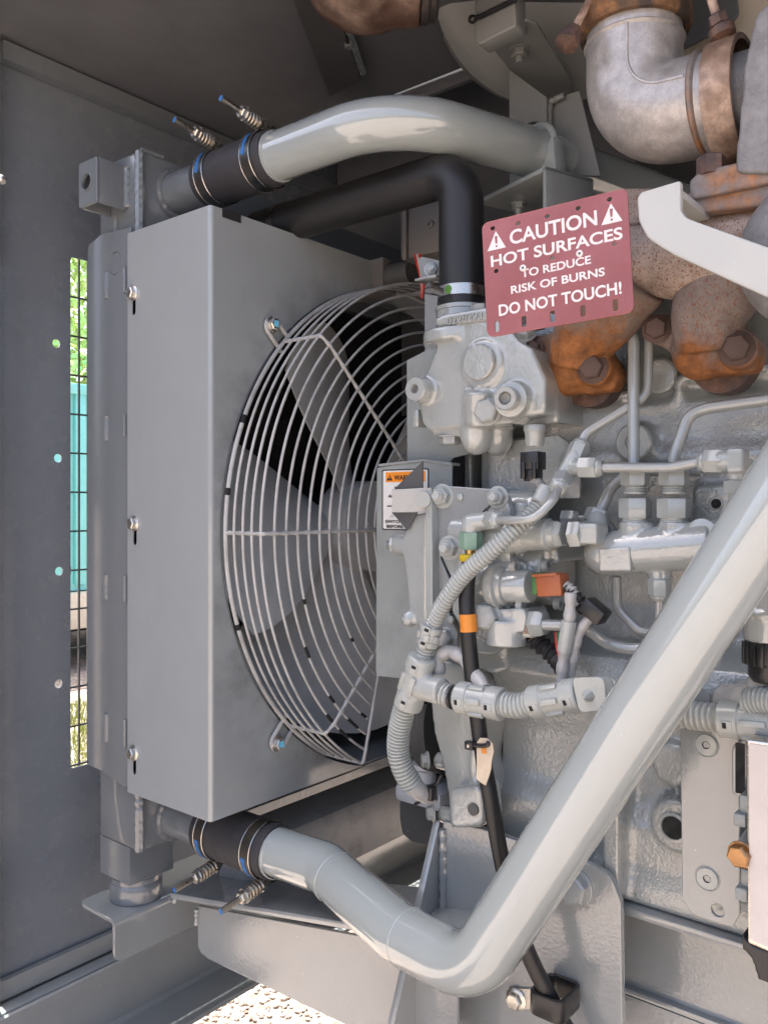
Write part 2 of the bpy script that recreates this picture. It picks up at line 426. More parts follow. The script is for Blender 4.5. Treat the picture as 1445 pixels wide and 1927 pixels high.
# ---------------------------------------------------------------- fasteners (shared meshes)
def hexprof(mb, r, z0, z1, ch=.12, M_=None):
    mb.lathe([(r, z0), (r, z1 - ch * r), (r * .86, z1)], M_ or Matrix.Identity(4), 6)
_cache = {}
def fast_mesh(kind, m):
    key = (kind, m.name)
    if key in _cache: return _cache[key]
    b = MB(); I = Matrix.Identity(4)
    if kind in ('flange', 'flangenut'):
        b.lathe([(1.32, 0), (1.32, .1), (1.05, .26), (.9, .3)], I, 24)
        hexprof(b, 1.0, .2, .95)
        b.lathe([(.72, .9), (.72, .97), (.6, .99)], I, 20)
    elif kind == 'hex':
        b.lathe([(1.15, 0), (1.15, .12), (1.1, .15)], I, 24); hexprof(b, 1.0, .12, .85)
        b.lathe([(.7, .82), (.7, .87), (.62, .88)], I, 20)
    elif kind == 'plug':
        b.lathe([(1.0, 0), (1.0, .2), (.94, .25)], I, 24)
    elif kind == 'socket':
        b.lathe([(1.0, 0), (1.0, .9), (.92, 1.0), (.55, 1.0)], I, 28, cap=False)
        b.lathe([(.55, 1.0), (.55, .45), (.01, .4)], I, 6, cap=False)
    elif kind == 'screw':
        b.lathe([(1.0, 0), (1.0, .28), (.85, .4), (.42, .42)], I, 24, cap=False); b.lathe([(.42, .42), (.40, .1), (.01, .08)], I, 6, cap=False)
    if kind in ('nut', 'flangenut'):
        if kind == 'nut':
            b.lathe([(1.3, 0), (1.3, .14), (1.25, .17)], I, 24); hexprof(b, 1.0, .14, .9)
        prof = [(.5, .8)]
        for i in range(8): prof += [(.52, .85 + i * .09), (.45, .895 + i * .09)]
        prof += [(.4, 1.62)]
        b.lathe(prof, I, 16)
    me = b.mesh(kind, 25); me.materials.append(m); _cache[key] = me; return me
def bolt(parent, p, n, s, m='paint', kind='flange', name=None, roll=0):
    q = align(n, p) @ Matrix.Rotation(roll, 4, 'Z') @ Matrix.Scale(s, 4)
    nm = name or {'nut': 'nut', 'flangenut': 'nut', 'plug': 'plug', 'socket': 'socket_screw', 'screw': 'screw'}.get(kind, 'bolt')
    return obj(nm, fast_mesh(kind, M[m]), None, parent, q)
NX, NY, NZ = Vector((-1, 0, 0)), Vector((0, -1, 0)), Vector((0, 0, 1))

def text(body, mat_, parent, O, U, Vv, box, name='lettering', bold=.0, depth=.0003, lift=.0004, align_x=None):
    """text laid on a flat face: O origin, U/Vv unit axes, box=(u0,u1,v0,v1) metres"""
    cu = bpy.data.curves.new('t', 'FONT'); cu.body = body; cu.size = 1; cu.offset = bold; cu.extrude = .01; cu.resolution_u = 4
    o = bpy.data.objects.new('t', cu); me = bpy.data.meshes.new_from_object(o)
    bpy.data.objects.remove(o); bpy.data.curves.remove(cu)
    n = len(me.vertices); co = np.empty(n * 3, np.float32); me.vertices.foreach_get('co', co); co = co.reshape(-1, 3)
    lo, hi = co.min(0), co.max(0)
    U, Vv = Vector(U), Vector(Vv); W = U.cross(Vv).normalized()
    u0, u1, v0, v1 = box
    for v in me.vertices:
        a = u0 + (v.co.x - lo[0]) / (hi[0] - lo[0]) * (u1 - u0); b = v0 + (v.co.y - lo[1]) / (hi[1] - lo[1]) * (v1 - v0)
        v.co = Vector(O) + U * a + Vv * b + W * (lift + (depth if v.co.z > 0 else 0))
    return obj(name, me, mat_, parent)

def weld(path, r, n_per_m=260, seg=8):
    """bead of overlapping puddles along a path"""
    p = resample(path, 1 / n_per_m / 3)
    b = MB(); b.tube(p, r, seg, True, lambda i, n: r * (.80 + .22 * abs(math.sin(i * math.pi / 3.2)) + random.uniform(-.07, .07)))
    return b

# ================================================================ THE SETTING
GZ = -1.35
def gravel_mat():
    m, t, b = mat('pale_gravel'); v = coords(t)
    vo = nd(t, 'ShaderNodeTexVoronoi', Scale=60.0); lnk(t, v, vo.inputs['Vector'])
    c = ramp(t, vo.outputs['Color'], [(.2, (.30, .22, .165)), (.5, (.46, .36, .29)), (.8, (.62, .54, .47))])
    lnk(t, c, b.inputs['Base Color']); b.inputs['Roughness'].default_value = .85
    bump(t, b, vo.outputs['Distance'], .8, .01); return m
def ground_mat():
    m, t, b = mat('pale_gravel_ground'); v = coords(t)
    vo = nd(t, 'ShaderNodeTexVoronoi', Scale=55.0); lnk(t, v, vo.inputs['Vector'])
    c = ramp(t, vo.outputs['Color'], [(.2, (.15, .115, .09)), (.5, (.27, .225, .19)), (.8, (.37, .325, .285))])
    lnk(t, c, b.inputs['Base Color']); b.inputs['Roughness'].default_value = .9
    bump(t, b, vo.outputs['Distance'], .9, .012); return m
M['gravel'] = gravel_mat(); M['ground'] = ground_mat()
g = MB(); g.add([(-150, -150, GZ), (150, -150, GZ), (150, 150, GZ), (-150, 150, GZ)], [(0, 1, 2, 3)])
struct('gravel_ground', g, M['ground'])
# loose stones where the gaps of the base frame show them
ico = bmesh.new(); bmesh.ops.create_icosphere(ico, subdivisions=1, radius=1); ico.verts.index_update()
iv = np.array([v.co[:] for v in ico.verts]); fi = np.array([[v.index for v in f.verts] for f in ico.faces]); ico.free()
N = 9000
cen = np.column_stack([rng.uniform(.9, 3.0, N), rng.uniform(.9, 3.1, N), np.full(N, GZ + .003)])
sc = rng.uniform(.005, .0125, (N, 1, 1)) * rng.uniform(.6, 1.3, (N, 1, 3)); sc[:, :, 2] *= .7
vv = (iv[None] * (1 + rng.uniform(-.22, .22, (N, len(iv), 1)))) * sc
an = rng.uniform(0, 6.28, N); ca, sa = np.cos(an)[:, None], np.sin(an)[:, None]
vv = np.stack([vv[..., 0] * ca - vv[..., 1] * sa, vv[..., 0] * sa + vv[..., 1] * ca, vv[..., 2]], -1) + cen[:, None]
ff = (fi[None] + (np.arange(N) * len(iv))[:, None, None]).reshape(-1, 3)
me = bpy.data.meshes.new('stones'); me.from_pydata(vv.reshape(-1, 3).tolist(), [], ff.tolist()); me.update()
def stone_mat():
    m, t, b = mat('pale_gravel_stones'); gi = nd(t, 'ShaderNodeTexVoronoi', Scale=38.0); lnk(t, coords(t), gi.inputs['Vector'])
    c = ramp(t, gi.outputs['Color'], [(.15, (.15, .105, .075)), (.5, (.27, .215, .17)), (.85, (.38, .33, .28))]); lnk(t, c, b.inputs['Base Color']); b.inputs['Roughness'].default_value = .8
    return m
st = obj('gravel_stones', me, stone_mat()); st['kind'] = 'stuff'; st['label'] = 'loose pale pinkish gravel stones on the ground'; st['category'] = 'gravel'

# ---- beyond the end wall: grass, a flatbed with a teal container, trees
def grass_mat():
    m, t, b = mat('yellow_green_grass'); v = coords(t)
    c = ramp(t, noise(t, v, 20, 6, .7), [(.3, (.14, .17, .03)), (.7, (.34, .36, .10))]); lnk(t, c, b.inputs['Base Color']); b.inputs['Roughness'].default_value = .8; return m
NB = 9000
bx_ = rng.uniform(1.6, 3.4, NB); by_ = rng.uniform(3.3, 5.2, NB); ba = rng.uniform(0, 6.28, NB); bh = rng.uniform(.03, .08, NB)
k = np.stack([np.column_stack([bx_ - .004 * np.cos(ba), by_ - .004 * np.sin(ba), np.full(NB, GZ)]),
              np.column_stack([bx_ + .004 * np.cos(ba), by_ + .004 * np.sin(ba), np.full(NB, GZ)]),
              np.column_stack([bx_ + rng.uniform(-.02, .02, NB), by_ + rng.uniform(-.02, .02, NB), GZ + bh])], 1)
gm = bpy.data.meshes.new('grass'); gm.from_pydata(k.reshape(-1, 3).tolist(), [], np.arange(NB * 3).reshape(-1, 3).tolist()); gm.update()
go = obj('grass', gm, grass_mat()); go['kind'] = 'stuff'; go['label'] = 'sunlit yellow green grass beyond the end wall'; go['category'] = 'grass'

M['teal'] = plain('teal_container_paint', (.20, .56, .53), .5, var=.05)
M['tyre'] = plain('tyre_rubber', (.02, .02, .022), .8)
M['leaf'] = plain('bright_green_leaf', (.34, .46, .14), .5, var=.35)
M['bark'] = plain('brown_bark', (.11, .08, .055), .9)
t_ = thing('shipping_container', 'teal corrugated container standing on the flatbed, seen through the grille', 'container', (4.4, 6.9, -.70))
b = MB(); y0, y1, x0, x1 = 6.25, 8.4, 3.0, 7.5
b.box((x0, y0 + .03, -.70), (x1, y1, .96)); obj('shell', b, M['teal'], t_)
rib = MB(); rib.box((-.045, -.02, -.78), (.045, .02, .78), .008); ribm = rib.mesh(); ribm.materials.append(M['teal'])
for i in range(20): obj('rib', ribm, None, t_, T(x0 + .12 + i * .22, y0 + .012, .13))
b = MB(); b.box((x0 - .01, y0 - .02, .90), (x1 + .01, y0 + .05, .985), .006); obj('top_rail', b, M['teal'], t_)
t_ = thing('flatbed_trailer', 'low beige flatbed on black wheels under the teal container', 'trailer', (4.4, 6.9, GZ))
b = MB(); b.box((2.9, 6.17, -1.0), (7.6, 8.45, -.71), .01); obj('deck', b, plain('beige_trailer_paint', (.55, .49, .38), .5), t_)
b = MB(); b.box((3.0, 6.8, -1.12), (7.5, 7.9, -1.0), .01); obj('frame', b, M['tyre'], t_)
for x in (3.55, 4.55, 5.6):
    q = align((0, -1, 0), (x, 6.72, GZ + .30))
    b = MB(); b.lathe([(.16, -.24), (.28, -.24), (.30, -.2), (.30, -.04), (.28, 0), (.16, 0)], q, 32); wh = obj('wheel', b, M['tyre'], t_)
    b = MB(); b.lathe([(.155, -.12), (.155, -.01), (.07, -.03), (.02, -.03)], q, 24); obj('rim', b, M['midgrey'], wh)
def tree(label, x, y, h, n, seed):
    r_ = np.random.default_rng(seed)
    t_ = thing('leafy_tree', label, 'tree', (x, y, GZ), 'trees behind the teal container')
    b = MB(); b.tube(smooth_path([(x, y, GZ), (x + .1, y, GZ + h * .3), (x - .1, y + .1, GZ + h * .6), (x, y, GZ + h * .9)]), .15, 10, True, lambda i, n_: .16 * (1 - .85 * i / n_)); tr = obj('trunk', b, M['bark'], t_)
    for k_ in range(7):
        a = k_ * .9; z = GZ + h * (.35 + .07 * k_)
        b = MB(); b.tube(smooth_path([(x, y, z), (x + .6 * math.cos(a), y + .6 * math.sin(a), z + .4), (x + 1.2 * math.cos(a), y + 1.2 * math.sin(a), z + .6)]), .04, 6, True, lambda i, n_: .045 * (1 - .8 * i / n_)); obj('limb', b, M['bark'], tr)
    cl = np.column_stack([r_.normal(0, .95, 60) + x, r_.normal(0, .95, 60) + y, GZ + h * r_.uniform(.30, 1.0, 60)])
    c_ = cl[r_.integers(0, 60, n)] + r_.normal(0, .30, (n, 3))
    d1 = r_.normal(size=(n, 3)); d1 /= np.linalg.norm(d1, axis=1)[:, None]; d2 = np.cross(d1, r_.normal(size=(n, 3))); d2 /= np.linalg.norm(d2, axis=1)[:, None]
    s = r_.uniform(.04, .08, (n, 1))
    V = np.stack([c_ - d1 * s, c_ + d2 * s * .5, c_ + d1 * s, c_ - d2 * s * .5], 1).reshape(-1, 3)
    me = bpy.data.meshes.new('crown'); me.from_pydata(V.tolist(), [], np.arange(n * 4).reshape(-1, 4).tolist()); me.update()
    obj('crown', me, M['leaf'], t_)
tree('leafy green tree showing through the upper left cells of the grille', 5.4, 9.9, 5.6, 9000, 3)
tree('leafy green tree deeper behind the grille, hidden by the radiator channel', 7.6, 10.8, 6.0, 8000, 4)

# ---- enclosure
WY = 1.40
def wz(px, py): q = P(px, py, Y=WY); return q.x, q.z
zt_o, zb_o = wz(133, 483)[1], wz(140, 1445)[1]
ox0 = wz(133, 483)[0]
holes = [circ(*wz(a, b_), .0075, 20) for a, b_ in ((106, 646), (109, 862), (111, 1075), (110, 1287))]
b = MB(); b.plate([[(.69, -.95), (2.3, -.95), (2.3, 1.049), (1.259, 1.049), (1.254, .779), (.69, .779)], rpoly([(ox0, zb_o), (1.74, zb_o), (1.74, zt_o), (ox0, zt_o)], .004)] + holes, T(0, WY, 0) @ FY, -.003, 0, .0005)
wall = struct('end_wall', b, M['wall'])
for a, b_ in ((106, 646), (109, 862), (111, 1075), (110, 1287)):
    x, z = wz(a, b_); q = MB(); q.plate([circ(x, z, .0235, 40), circ(x, z, .0078, 20)], T(0, WY, 0) @ FY, .0004, .0009, .0002); obj('washer_mark', q, M['wall'], wall)
b = MB(); b.box((.645, WY - .04, -.97), (.679, WY + .01, .86), .004); struct('door_post', b, M['sheet'])
b = MB(); b.box((-.50, WY + .012, -.93), (.655, WY + .05, .77), .006); t_ = single('shading_door', b, M['wall'], 'grey enclosure door added open at the left, mostly out of view, to shade the cowl', 'door')  # door leaf added mostly out of view; blocks sky light from the left
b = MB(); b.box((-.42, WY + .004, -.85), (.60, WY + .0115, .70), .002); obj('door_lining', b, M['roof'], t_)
b = MB(); b.prism([(.69, .745), (2.3, .745), (2.3, .776), (.69, .776)], T(0, WY - .003, 0) @ FY, 0, .022); struct('roof_flange', b, M['radiator'])
b = MB(); b.prism([(.60, -1.2), (1.262, -1.2), (1.262, 1.76), (.60, 1.76)], T(0, 0, .78) @ FZ, 0, .004); struct('roof_panel', b, M['roof'])  # unseen overhang past the end wall added to keep sun off the grille
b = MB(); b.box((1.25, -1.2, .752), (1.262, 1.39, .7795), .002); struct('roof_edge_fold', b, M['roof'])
b = MB(); b.prism([(1.262, -1.2), (2.32, -1.2), (2.32, 1.76), (1.262, 1.76)], T(0, 0, 1.05) @ FZ, 0, .004); struct('upper_roof', b, M['roof'])  # carries the same added overhang against the sun
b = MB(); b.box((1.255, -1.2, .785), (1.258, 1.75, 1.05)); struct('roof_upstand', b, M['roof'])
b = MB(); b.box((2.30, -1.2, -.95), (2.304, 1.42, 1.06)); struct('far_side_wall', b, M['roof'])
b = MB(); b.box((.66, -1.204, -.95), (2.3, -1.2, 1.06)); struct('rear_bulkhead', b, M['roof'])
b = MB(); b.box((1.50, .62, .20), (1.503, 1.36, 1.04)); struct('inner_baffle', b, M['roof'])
# hatch plate under the roof
hp = [P(a, b_, Z=.772) for a, b_ in ((548, -30), (620, 165), (680, 136), (625, -20))]
b = MB(); b.prism([(q.x, q.y) for q in hp], T(0, 0, .757) @ FZ, 0, .020); hat = single('roof_hatch', b, paint('dark_hatch_paint', (.055, .055, .058), .5), 'dark sheet metal hatch plate fixed under the roof, its bolt in a slot', 'hatch')
q = P(657, 82, Z=.757); bolt(hat, q, (0, 0, -1), .008, 'roof', 'hex')
b = MB(); b.tube([P(652, 62, Z=.756), P(654, 78, Z=.756)], .003, 8); obj('slot', b, M['void'], hat)
qa, qb = P(683, 136, Z=.757), P(650, 40, Z=.757)
b = MB(); b.tube([qa, qb], .006, 4); obj('folded_edge', b, M['wall'], hat)
# bottom of the wall and base channel (runs along X)
b = MB(); b.prism([(.60, -.832), (2.3, -.832), (2.3, -.80), (.60, -.80)], T(0, WY - .003, 0) @ FY, 0, .012); struct('wall_foot_strip', b, M['plate'])
b = MB(); b.box((.60, 1.355, -.865), (2.3, 1.385, -.8345), .004); struct('base_lip', b, M['plate'])
prof = [(1.352, -.95), (1.352, -.838), (1.348, -.835), (1.344, -.838), (1.344, -.938), (1.338, -.945), (1.245, -.945), (1.245, -.953), (1.346, -.953)]
b = MB(); b.prism(prof, FX, .58, 2.3); struct('base_channel', b, M['plate'])

# ---- grille in the wall opening
t_ = thing('wall_grille', 'dark welded bar grille filling the opening of the end wall', 'grille', (1.28, WY + .012, zb_o))
gx = wz(153, 900)[0]; dxg = gx - ox0 - .003
vb = MB(); vb.box((-.0016, -.0016, zb_o - .01), (.0016, .0016, zt_o + .01)); vbm = vb.mesh(); vbm.materials.append(M['darkgrey'])
i = 0
while ox0 + dxg * (i + 1) + .003 < 1.75:
    obj('bar', vbm, None, t_, T(ox0 + .003 + dxg * (i + 1), WY + .008, 0)); i += 1
hb = MB(); hb.box((ox0 - .01, -.0014, -.0016), (1.75, .0014, .0016)); hbm = hb.mesh(); hbm.materials.append(M['darkgrey'])
for k_ in range(13):
    z = wz(140, 556 + 74 * k_)[1]; obj('bar', hbm, None, t_, T(0, WY + .0115, z))
q = MB(); q.sphere(P(1, 337, t=1.2), .0085, 16, (1, 1, .8)); q.cyl(P(-30, 330, t=1.2), P(-1, 337, t=1.2), .004); single('stay_rod', q, M['zinc'], 'bright round end of a door stay rod at the left picture edge', 'rod')

# ================================================================ RADIATOR AND COWL
X0, Y0, Y1, X1, ZT, ZB = .776, .947, 1.145, 1.70, .428, -.453
FC = (1.22, -.04)
t_ = thing('radiator', 'grey radiator with welded tanks standing behind the fan cowl', 'radiator', (1.2, 1.2, -.60))
b = MB(); b.box((.83, 1.165, -.42), (1.66, 1.245, .43)); obj('core', b, M['core'], t_)
# side channel
cX = .783
lo = px2([(166, 460), (172, 456), (190, 440), (246, 426), (246, 1478), (235, 1482), (192, 1452), (166, 1440)], cX)
kq = P(216, 495, X=cX)
b = MB(); b.plate([rpoly(lo, .003), circ(kq.y, kq.z, .0185, 36)], FX, cX, cX + .004, .001)
sc_ = obj('side_channel', b, M['radiator'], t_)
b = MB(); b.plate([circ(kq.y, kq.z, .0178, 36)], FX, cX + .0008, cX + .003, .0005); obj('knockout', b, M['radiator'], sc_)
ya, yb = P(166, 900, X=cX).y, P(166, 900, X=cX).y + .006
b = MB(); b.box((cX + .0012, ya - .001, -.43), (1.68, ya + .004, .43), .001); obj('back_flange', b, M['radiator'], sc_)
b = MB(); b.box((cX + .0045, 1.15, .40), (1.68, ya - .002, .429)); obj('channel_top', b, M['radiator'], sc_)
for a, b_, L in ((200, 537, .042), (236, 527, .04), (200, 806, .04), (236, 800, .035), (199, 1105, .04), (237, 1108, .042), (200, 1370, .046), (237, 1380, .044)):
    q = P(a, b_, X=cX); w_ = weld([(cX, q.y, q.z - L / 2), (cX, q.y, q.z + L / 2)], .0048, 90); obj('weld', w_, M['radiator'], sc_)
# tanks
for sgn, nm in ((1, 'upper_tank'), (-1, 'lower_tank')):
    z0, z1 = (.418, .568) if sgn > 0 else (-.556, -.432)
    b = MB(); b.box((.797, 1.148, z0), (1.62, 1.262, z1), .007); tk = obj(nm, b, M['radiator'], t_)
    wl = weld([(.797, 1.147, z0 + .004), (.797, 1.147, z1 - .004)], .0085, 75); obj('weld', wl, M['radiator'], tk)
    if sgn > 0: wl = weld([(.80, 1.147, z1), (.84, 1.147, z1 + .001)], .004, 110); obj('weld', wl, M['radiator'], tk)
    else: wl = weld([(.797, 1.150, z1 - .006), (.797, 1.262, z1 + .004)], .004, 150); obj('weld', wl, M['radiator'], tk)
    zc = .514 * sgn
    b = MB(); b.tube([(.866, 1.16, zc), (.866, 1.01, zc)], .0335, 40); stb = obj('pipe_stub', b, M['radiator'], tk)
    ring = [(.866 + .0345 * math.cos(a), 1.147, zc + .0345 * math.sin(a)) for a in np.linspace(0, 2 * math.pi, 60)]
    obj('weld', weld(ring, .0075, 80), M['radiator'], stb)
# mounting lug (square tube)
b = MB(); b.plate([rpoly([(1.18, .476), (1.231, .476), (1.231, .547), (1.18, .547)], .004), circ(1.208, .513, .013, 28)], FX, .741, .746, .001)
b.box((.7465, 1.18, .476), (.797, 1.185, .547), .001); b.box((.7465, 1.226, .476), (.797, 1.231, .547), .001); b.box((.7465, 1.1855, .542), (.797, 1.2255, .547), .0005)
lug = obj('mounting_lug', b, M['radiator'], t_)
b = MB(); b.lathe([(.0145, 0), (.0145, .002), (.0125, .002)], align(NX, (.7415, 1.208, .513)), 28, False); obj('grommet', b, M['radiator'], lug)
obj('weld', weld([(.797, 1.179, .48), (.797, 1.179, .545)], .0075, 85), M['radiator'], lug)
# foot channel
b = MB()
b.box((.80, 1.178, -.612), (.808, 1.262, -.556)); b.box((.80, 1.178, -.618), (.885, 1.262, -.612)); b.box((.808, 1.178, -.6118), (.885, 1.184, -.5565))
ft = obj('foot_channel', b, M['radiator'], t_)
b = MB(); b.lathe([(.018, 0), (.018, .004), (.008, .004)], T(.842, 1.222, -.6115), 28); obj('washer', b, M['sheet'], ft)
t2 = thing('rubber_mount', 'round rubber isolator under the radiator foot', 'mount', (.842, 1.222, -.66))
b = MB(); b.lathe([(.043, 0), (.0435, .004), (.0435, .026), (.041, .03)], T(.842, 1.222, -.659), 48); obj('lower_ring', b, M['radiator'], t2)
b = MB(); b.lathe([(.0415, 0), (.0415, .008), (.038, .0105), (.01, .0105)], T(.842, 1.222, -.6288), 48); obj('upper_pad', b, M['radiator'], t2)

# ---- cowl
t_ = thing('fan_cowl', 'large grey sheet metal fan cowl box with soot marks', 'cowl', (X0, Y0, ZB))
bp = [P(250, 552, X=X0), P(252, 985, X=X0), P(251, 1417, X=X0)]
hl = [capsule(q.y - .002, q.z - .018, .0048, .022) for q in bp]
b = MB(); b.plate([[(Y0 + .006, ZB), (Y1 + .004, ZB), (Y1 + .004, ZT), (Y0 + .006, ZT)]] + hl, FX, X0, X0 + .0025, .0004)
obj('side_panel', b, M['cowl'], t_)
arc = [(X0 + .006 - .006 * math.cos(a), Y0 + .006 - .006 * math.sin(a)) for a in np.linspace(0, math.pi / 2, 7)]
arc2 = [(X0 + .006 - .0035 * math.cos(a), Y0 + .006 - .0035 * math.sin(a)) for a in np.linspace(math.pi / 2, 0, 7)]
b = MB(); b.prism(arc + arc2, FZ, ZB, ZT); obj('bent_corner', b, M['cowl'], t_)
def cowl_front():
    """painted sheet with soot smeared round the fan opening"""
    m = M['cowl'].copy(); m.name = 'sooty_cowl_front'; t = m.node_tree; pb = t.nodes['Principled BSDF']
    src = pb.inputs['Base Color'].links[0].from_socket
    tc = t.nodes.new('ShaderNodeTexCoord')
    mp = t.nodes.new('ShaderNodeMapping'); mp.inputs['Location'].default_value = (-(FC[0] - (X0 + .006 + X1) / 2), 0, -(FC[1] - (ZT + ZB) / 2)); mp.inputs['Scale'].default_value = (1, 0, 1)
    lnk(t, tc.outputs['Object'], mp.inputs[0])
    ln = t.nodes.new('ShaderNodeVectorMath'); ln.operation = 'LENGTH'; lnk(t, mp.outputs[0], ln.inputs[0])
    f = ramp(t, ln.outputs['Value'], [(.425, (1,) * 3), (.445, (.75,) * 3), (.50, (.18,) * 3), (.56, (0,) * 3)])
    nz = ramp(t, noise(t, coords(t), 7, 6, .65), [(.42, (0,) * 3), (.66, (.6,) * 3)])
    c = mixc(t, math_(t, 'MULTIPLY', f, nz), src, (.03, .03, .03)); lnk(t, c, pb.inputs['Base Color']); return m
M['cowlfront'] = cowl_front()
b = MB(); b.plate([[(X0 + .006, ZB), (X1, ZB), (X1, ZT), (X0 + .006, ZT)], circ(*FC, .427, 128)], T(0, Y0, 0) @ FY, -.0025, 0, .0003)
obj('front_panel', b, M['cowlfront'], t_)
b = MB(); b.lathe([(.427, -.0005), (.427, .055), (.4245, .055), (.4245, -.0005)], align((0, 1, 0), (FC[0], Y0, FC[1])), 128, False); obj('throat_ring', b, M['cowl'], t_)
b = MB(); b.box((X0 + .003, Y0 + .003, ZT - .003), (X1, Y1, ZT - .0005)); obj('top_panel', b, M['cowl'], t_)
b = MB(); b.box((X0 + .003, Y0 + .003, ZB + .0005), (X1, Y1, ZB + .003)); obj('bottom_panel', b, M['cowl'], t_)
b = MB(); b.box((X1 - .003, Y0 + .003, ZB + .004), (X1, Y1, ZT - .004)); obj('far_panel', b, M['cowl'], t_)
for q in bp: bolt(t_, q, NX, .0095, 'zinc', 'flange')
q0 = P(418, 392, Y=Y0); b = MB(); b.box((q0.x, Y0 - .0012, ZT - .012), (q0.x + .035, Y0 - .0002, ZT + .0006)); obj('top_notch', b, M['void'], t_)

# ---- fan
t_ = thing('cooling_fan', 'grey broad bladed cooling fan behind the wire guard', 'fan', (FC[0], 1.04, FC[1]))
b = MB(); b.lathe([(.02, -.06), (.07, -.06), (.085, -.045), (.085, .03), (.02, .04)], align((0, -1, 0), (FC[0], 1.04, FC[1])), 40); obj('hub', b, M['fan'], t_)
for k_ in range(5):
    a0 = R(178 + 72 * k_); V = []; nr, ncx = 14, 12
    for side in (0, 1):
        for i in range(nr):
            s = i / (nr - 1); r_ = .075 + s * (.385 - .075)
            hw0 = R(25 + 7 * math.sin(s * 2.6)); hw1 = R(28 + 4 * math.sin(s * 3))
            for j in range(ncx):
                u = j / (ncx - 1); da = -hw1 + u * (hw0 + hw1)
                rr = r_ - .05 * s * max(0, -(da / hw1) - .1) - .02 * s * max(0, da / hw0) ** 3
                pitch = math.tan(R(33 - 6 * s)); y = 1.047 - pitch * rr * da * .88 + .02 * (da / hw0) ** 2 + side * .0035
                V.append((FC[0] + rr * math.cos(a0 + da), y, FC[1] + rr * math.sin(a0 + da)))
    F = []; o2 = nr * ncx
    for i in range(nr - 1):
        for j in range(ncx - 1):
            q = i * ncx + j; F.append((q, q + 1, q + ncx + 1, q + ncx)); F.append((o2 + q, o2 + q + ncx, o2 + q + ncx + 1, o2 + q + 1))
    rim_ = [i * ncx for i in range(nr)] + [(nr - 1) * ncx + j for j in range(1, ncx)] + [i * ncx + ncx - 1 for i in range(nr - 2, -1, -1)] + list(range(ncx - 2, 0, -1))
    for q, q2 in zip(rim_, rim_[1:] + rim_[:1]): F.append((q, q2, o2 + q2, o2 + q))
    me = bpy.data.meshes.new('blade'); me.from_pydata(V, [], F); me.update(); finish(me, 40); obj('blade', me, M['fan'], t_)
    bolt(t_, (FC[0] + .06 * math.cos(a0), .979, FC[1] + .06 * math.sin(a0)), NY, .008, 'fan', 'hex')

# ---- fan guard
t_ = thing('fan_guard', 'grey wire fan guard of concentric rings bulging over the fan', 'fan guard', (FC[0], .90, FC[1] - .42))
def gpt(r_, a, y): return (FC[0] + r_ * math.cos(a), y, FC[1] + r_ * math.sin(a))
rings = [(.424, .938, .0034)] + [(.424, .938 - .0185 * k_, .0021) for k_ in range(1, 5)] + [(.404 - .0212 * k_, .858 - .0015 * min(k_, 4), .0021) for k_ in range(17)]
for r_, y, wr in rings:
    e = R(230 + max(-2, (r_ - .294) / .114 * 8.7)); s_ = R(62)
    n = max(16, int(90 * r_ / .42))
    b = MB(); b.tube([gpt(r_, s_ + (e - s_) * i / n, y) for i in range(n + 1)], wr, 8, True, up=Vector((0, 1, 0)))
    obj('ring_wire', b, M['wire'], t_)
for a in (136.5, 180, 225.5, 90):
    a = R(a)
    pth = resample(fil([gpt(.424, a, .938), gpt(.424, a, .860), gpt(.404, a, .855), gpt(.06, a, .848)], .006, 4), .0035)
    b = MB(); b.tube(pth, .0025, 8, True, lambda i, n: .0023 + .0011 * abs(math.sin(i * math.pi / 6)) ** 3 + random.uniform(0, .0003)); obj('spoke_wire', b, M['wire'], t_)
b = MB(); b.tube(fil([gpt(.424, R(240), .938), gpt(.424, R(240), .860), gpt(.408, R(238.7), .855), gpt(.25, R(226.6), .850)], .006, 4), .0027, 8); obj('spoke_wire', b, M['wire'], t_)
for r_, y, a, da in ((.424, .938, 157, .9), (.424, .938, 172, .7), (.424, .938, 199, .6), (.404 - .0212, .856, 207, 1.4), (.404 - .0212, .856, 221, 1.2), (.404, .858, 224, 1.6), (.404, .858, 230, 2.0), (.404 - .0212, .856, 231, 2.2), (.404 - .0424, .855, 233, 1.2), (.404 - .106, .852, 214, .7), (.404 - .0424, .855, 196, .6)):
    b = MB(); b.tube([gpt(r_, R(a + da * s), y) for s in (-1, -.4, .2, 1)], .00255 if r_ < .42 else .0037, 8, up=Vector((0, 1, 0))); obj('paint_chip', b, M['void'], t_)
for a in (136.5, 225.5):
    a = R(a); b = MB(); ct = Vector(gpt(.455, a, .941)); ra = Vector((math.cos(a), 0, math.sin(a))); ta = Vector((-math.sin(a), 0, math.cos(a)))
    pth = [ct - ra * .04 + ta * .0135] + [ct + ra * (.012 * math.sin(x)) + ta * (.0135 * math.cos(x)) for x in np.linspace(0, math.pi, 9)] + [ct - ra * .04 - ta * .0135]
    b.tube(pth, .0032, 8); lp = obj('mounting_loop', b, M['wire'], t_)
    bl = bolt(t_, ct + Vector((0, -.0015, 0)) + ra * .002, NY, .0095, 'zinc', 'flange')
    b = MB(); b.plate([rpoly([(-.005, -.004), (.005, -.005), (.0045, .005), (-.0045, .005)], .0012)], align(NY, ct + ra * .002 + Vector((0, -.0112, 0))), 0, .0004); obj('paint_mark', b, M['ltblue'], bl)
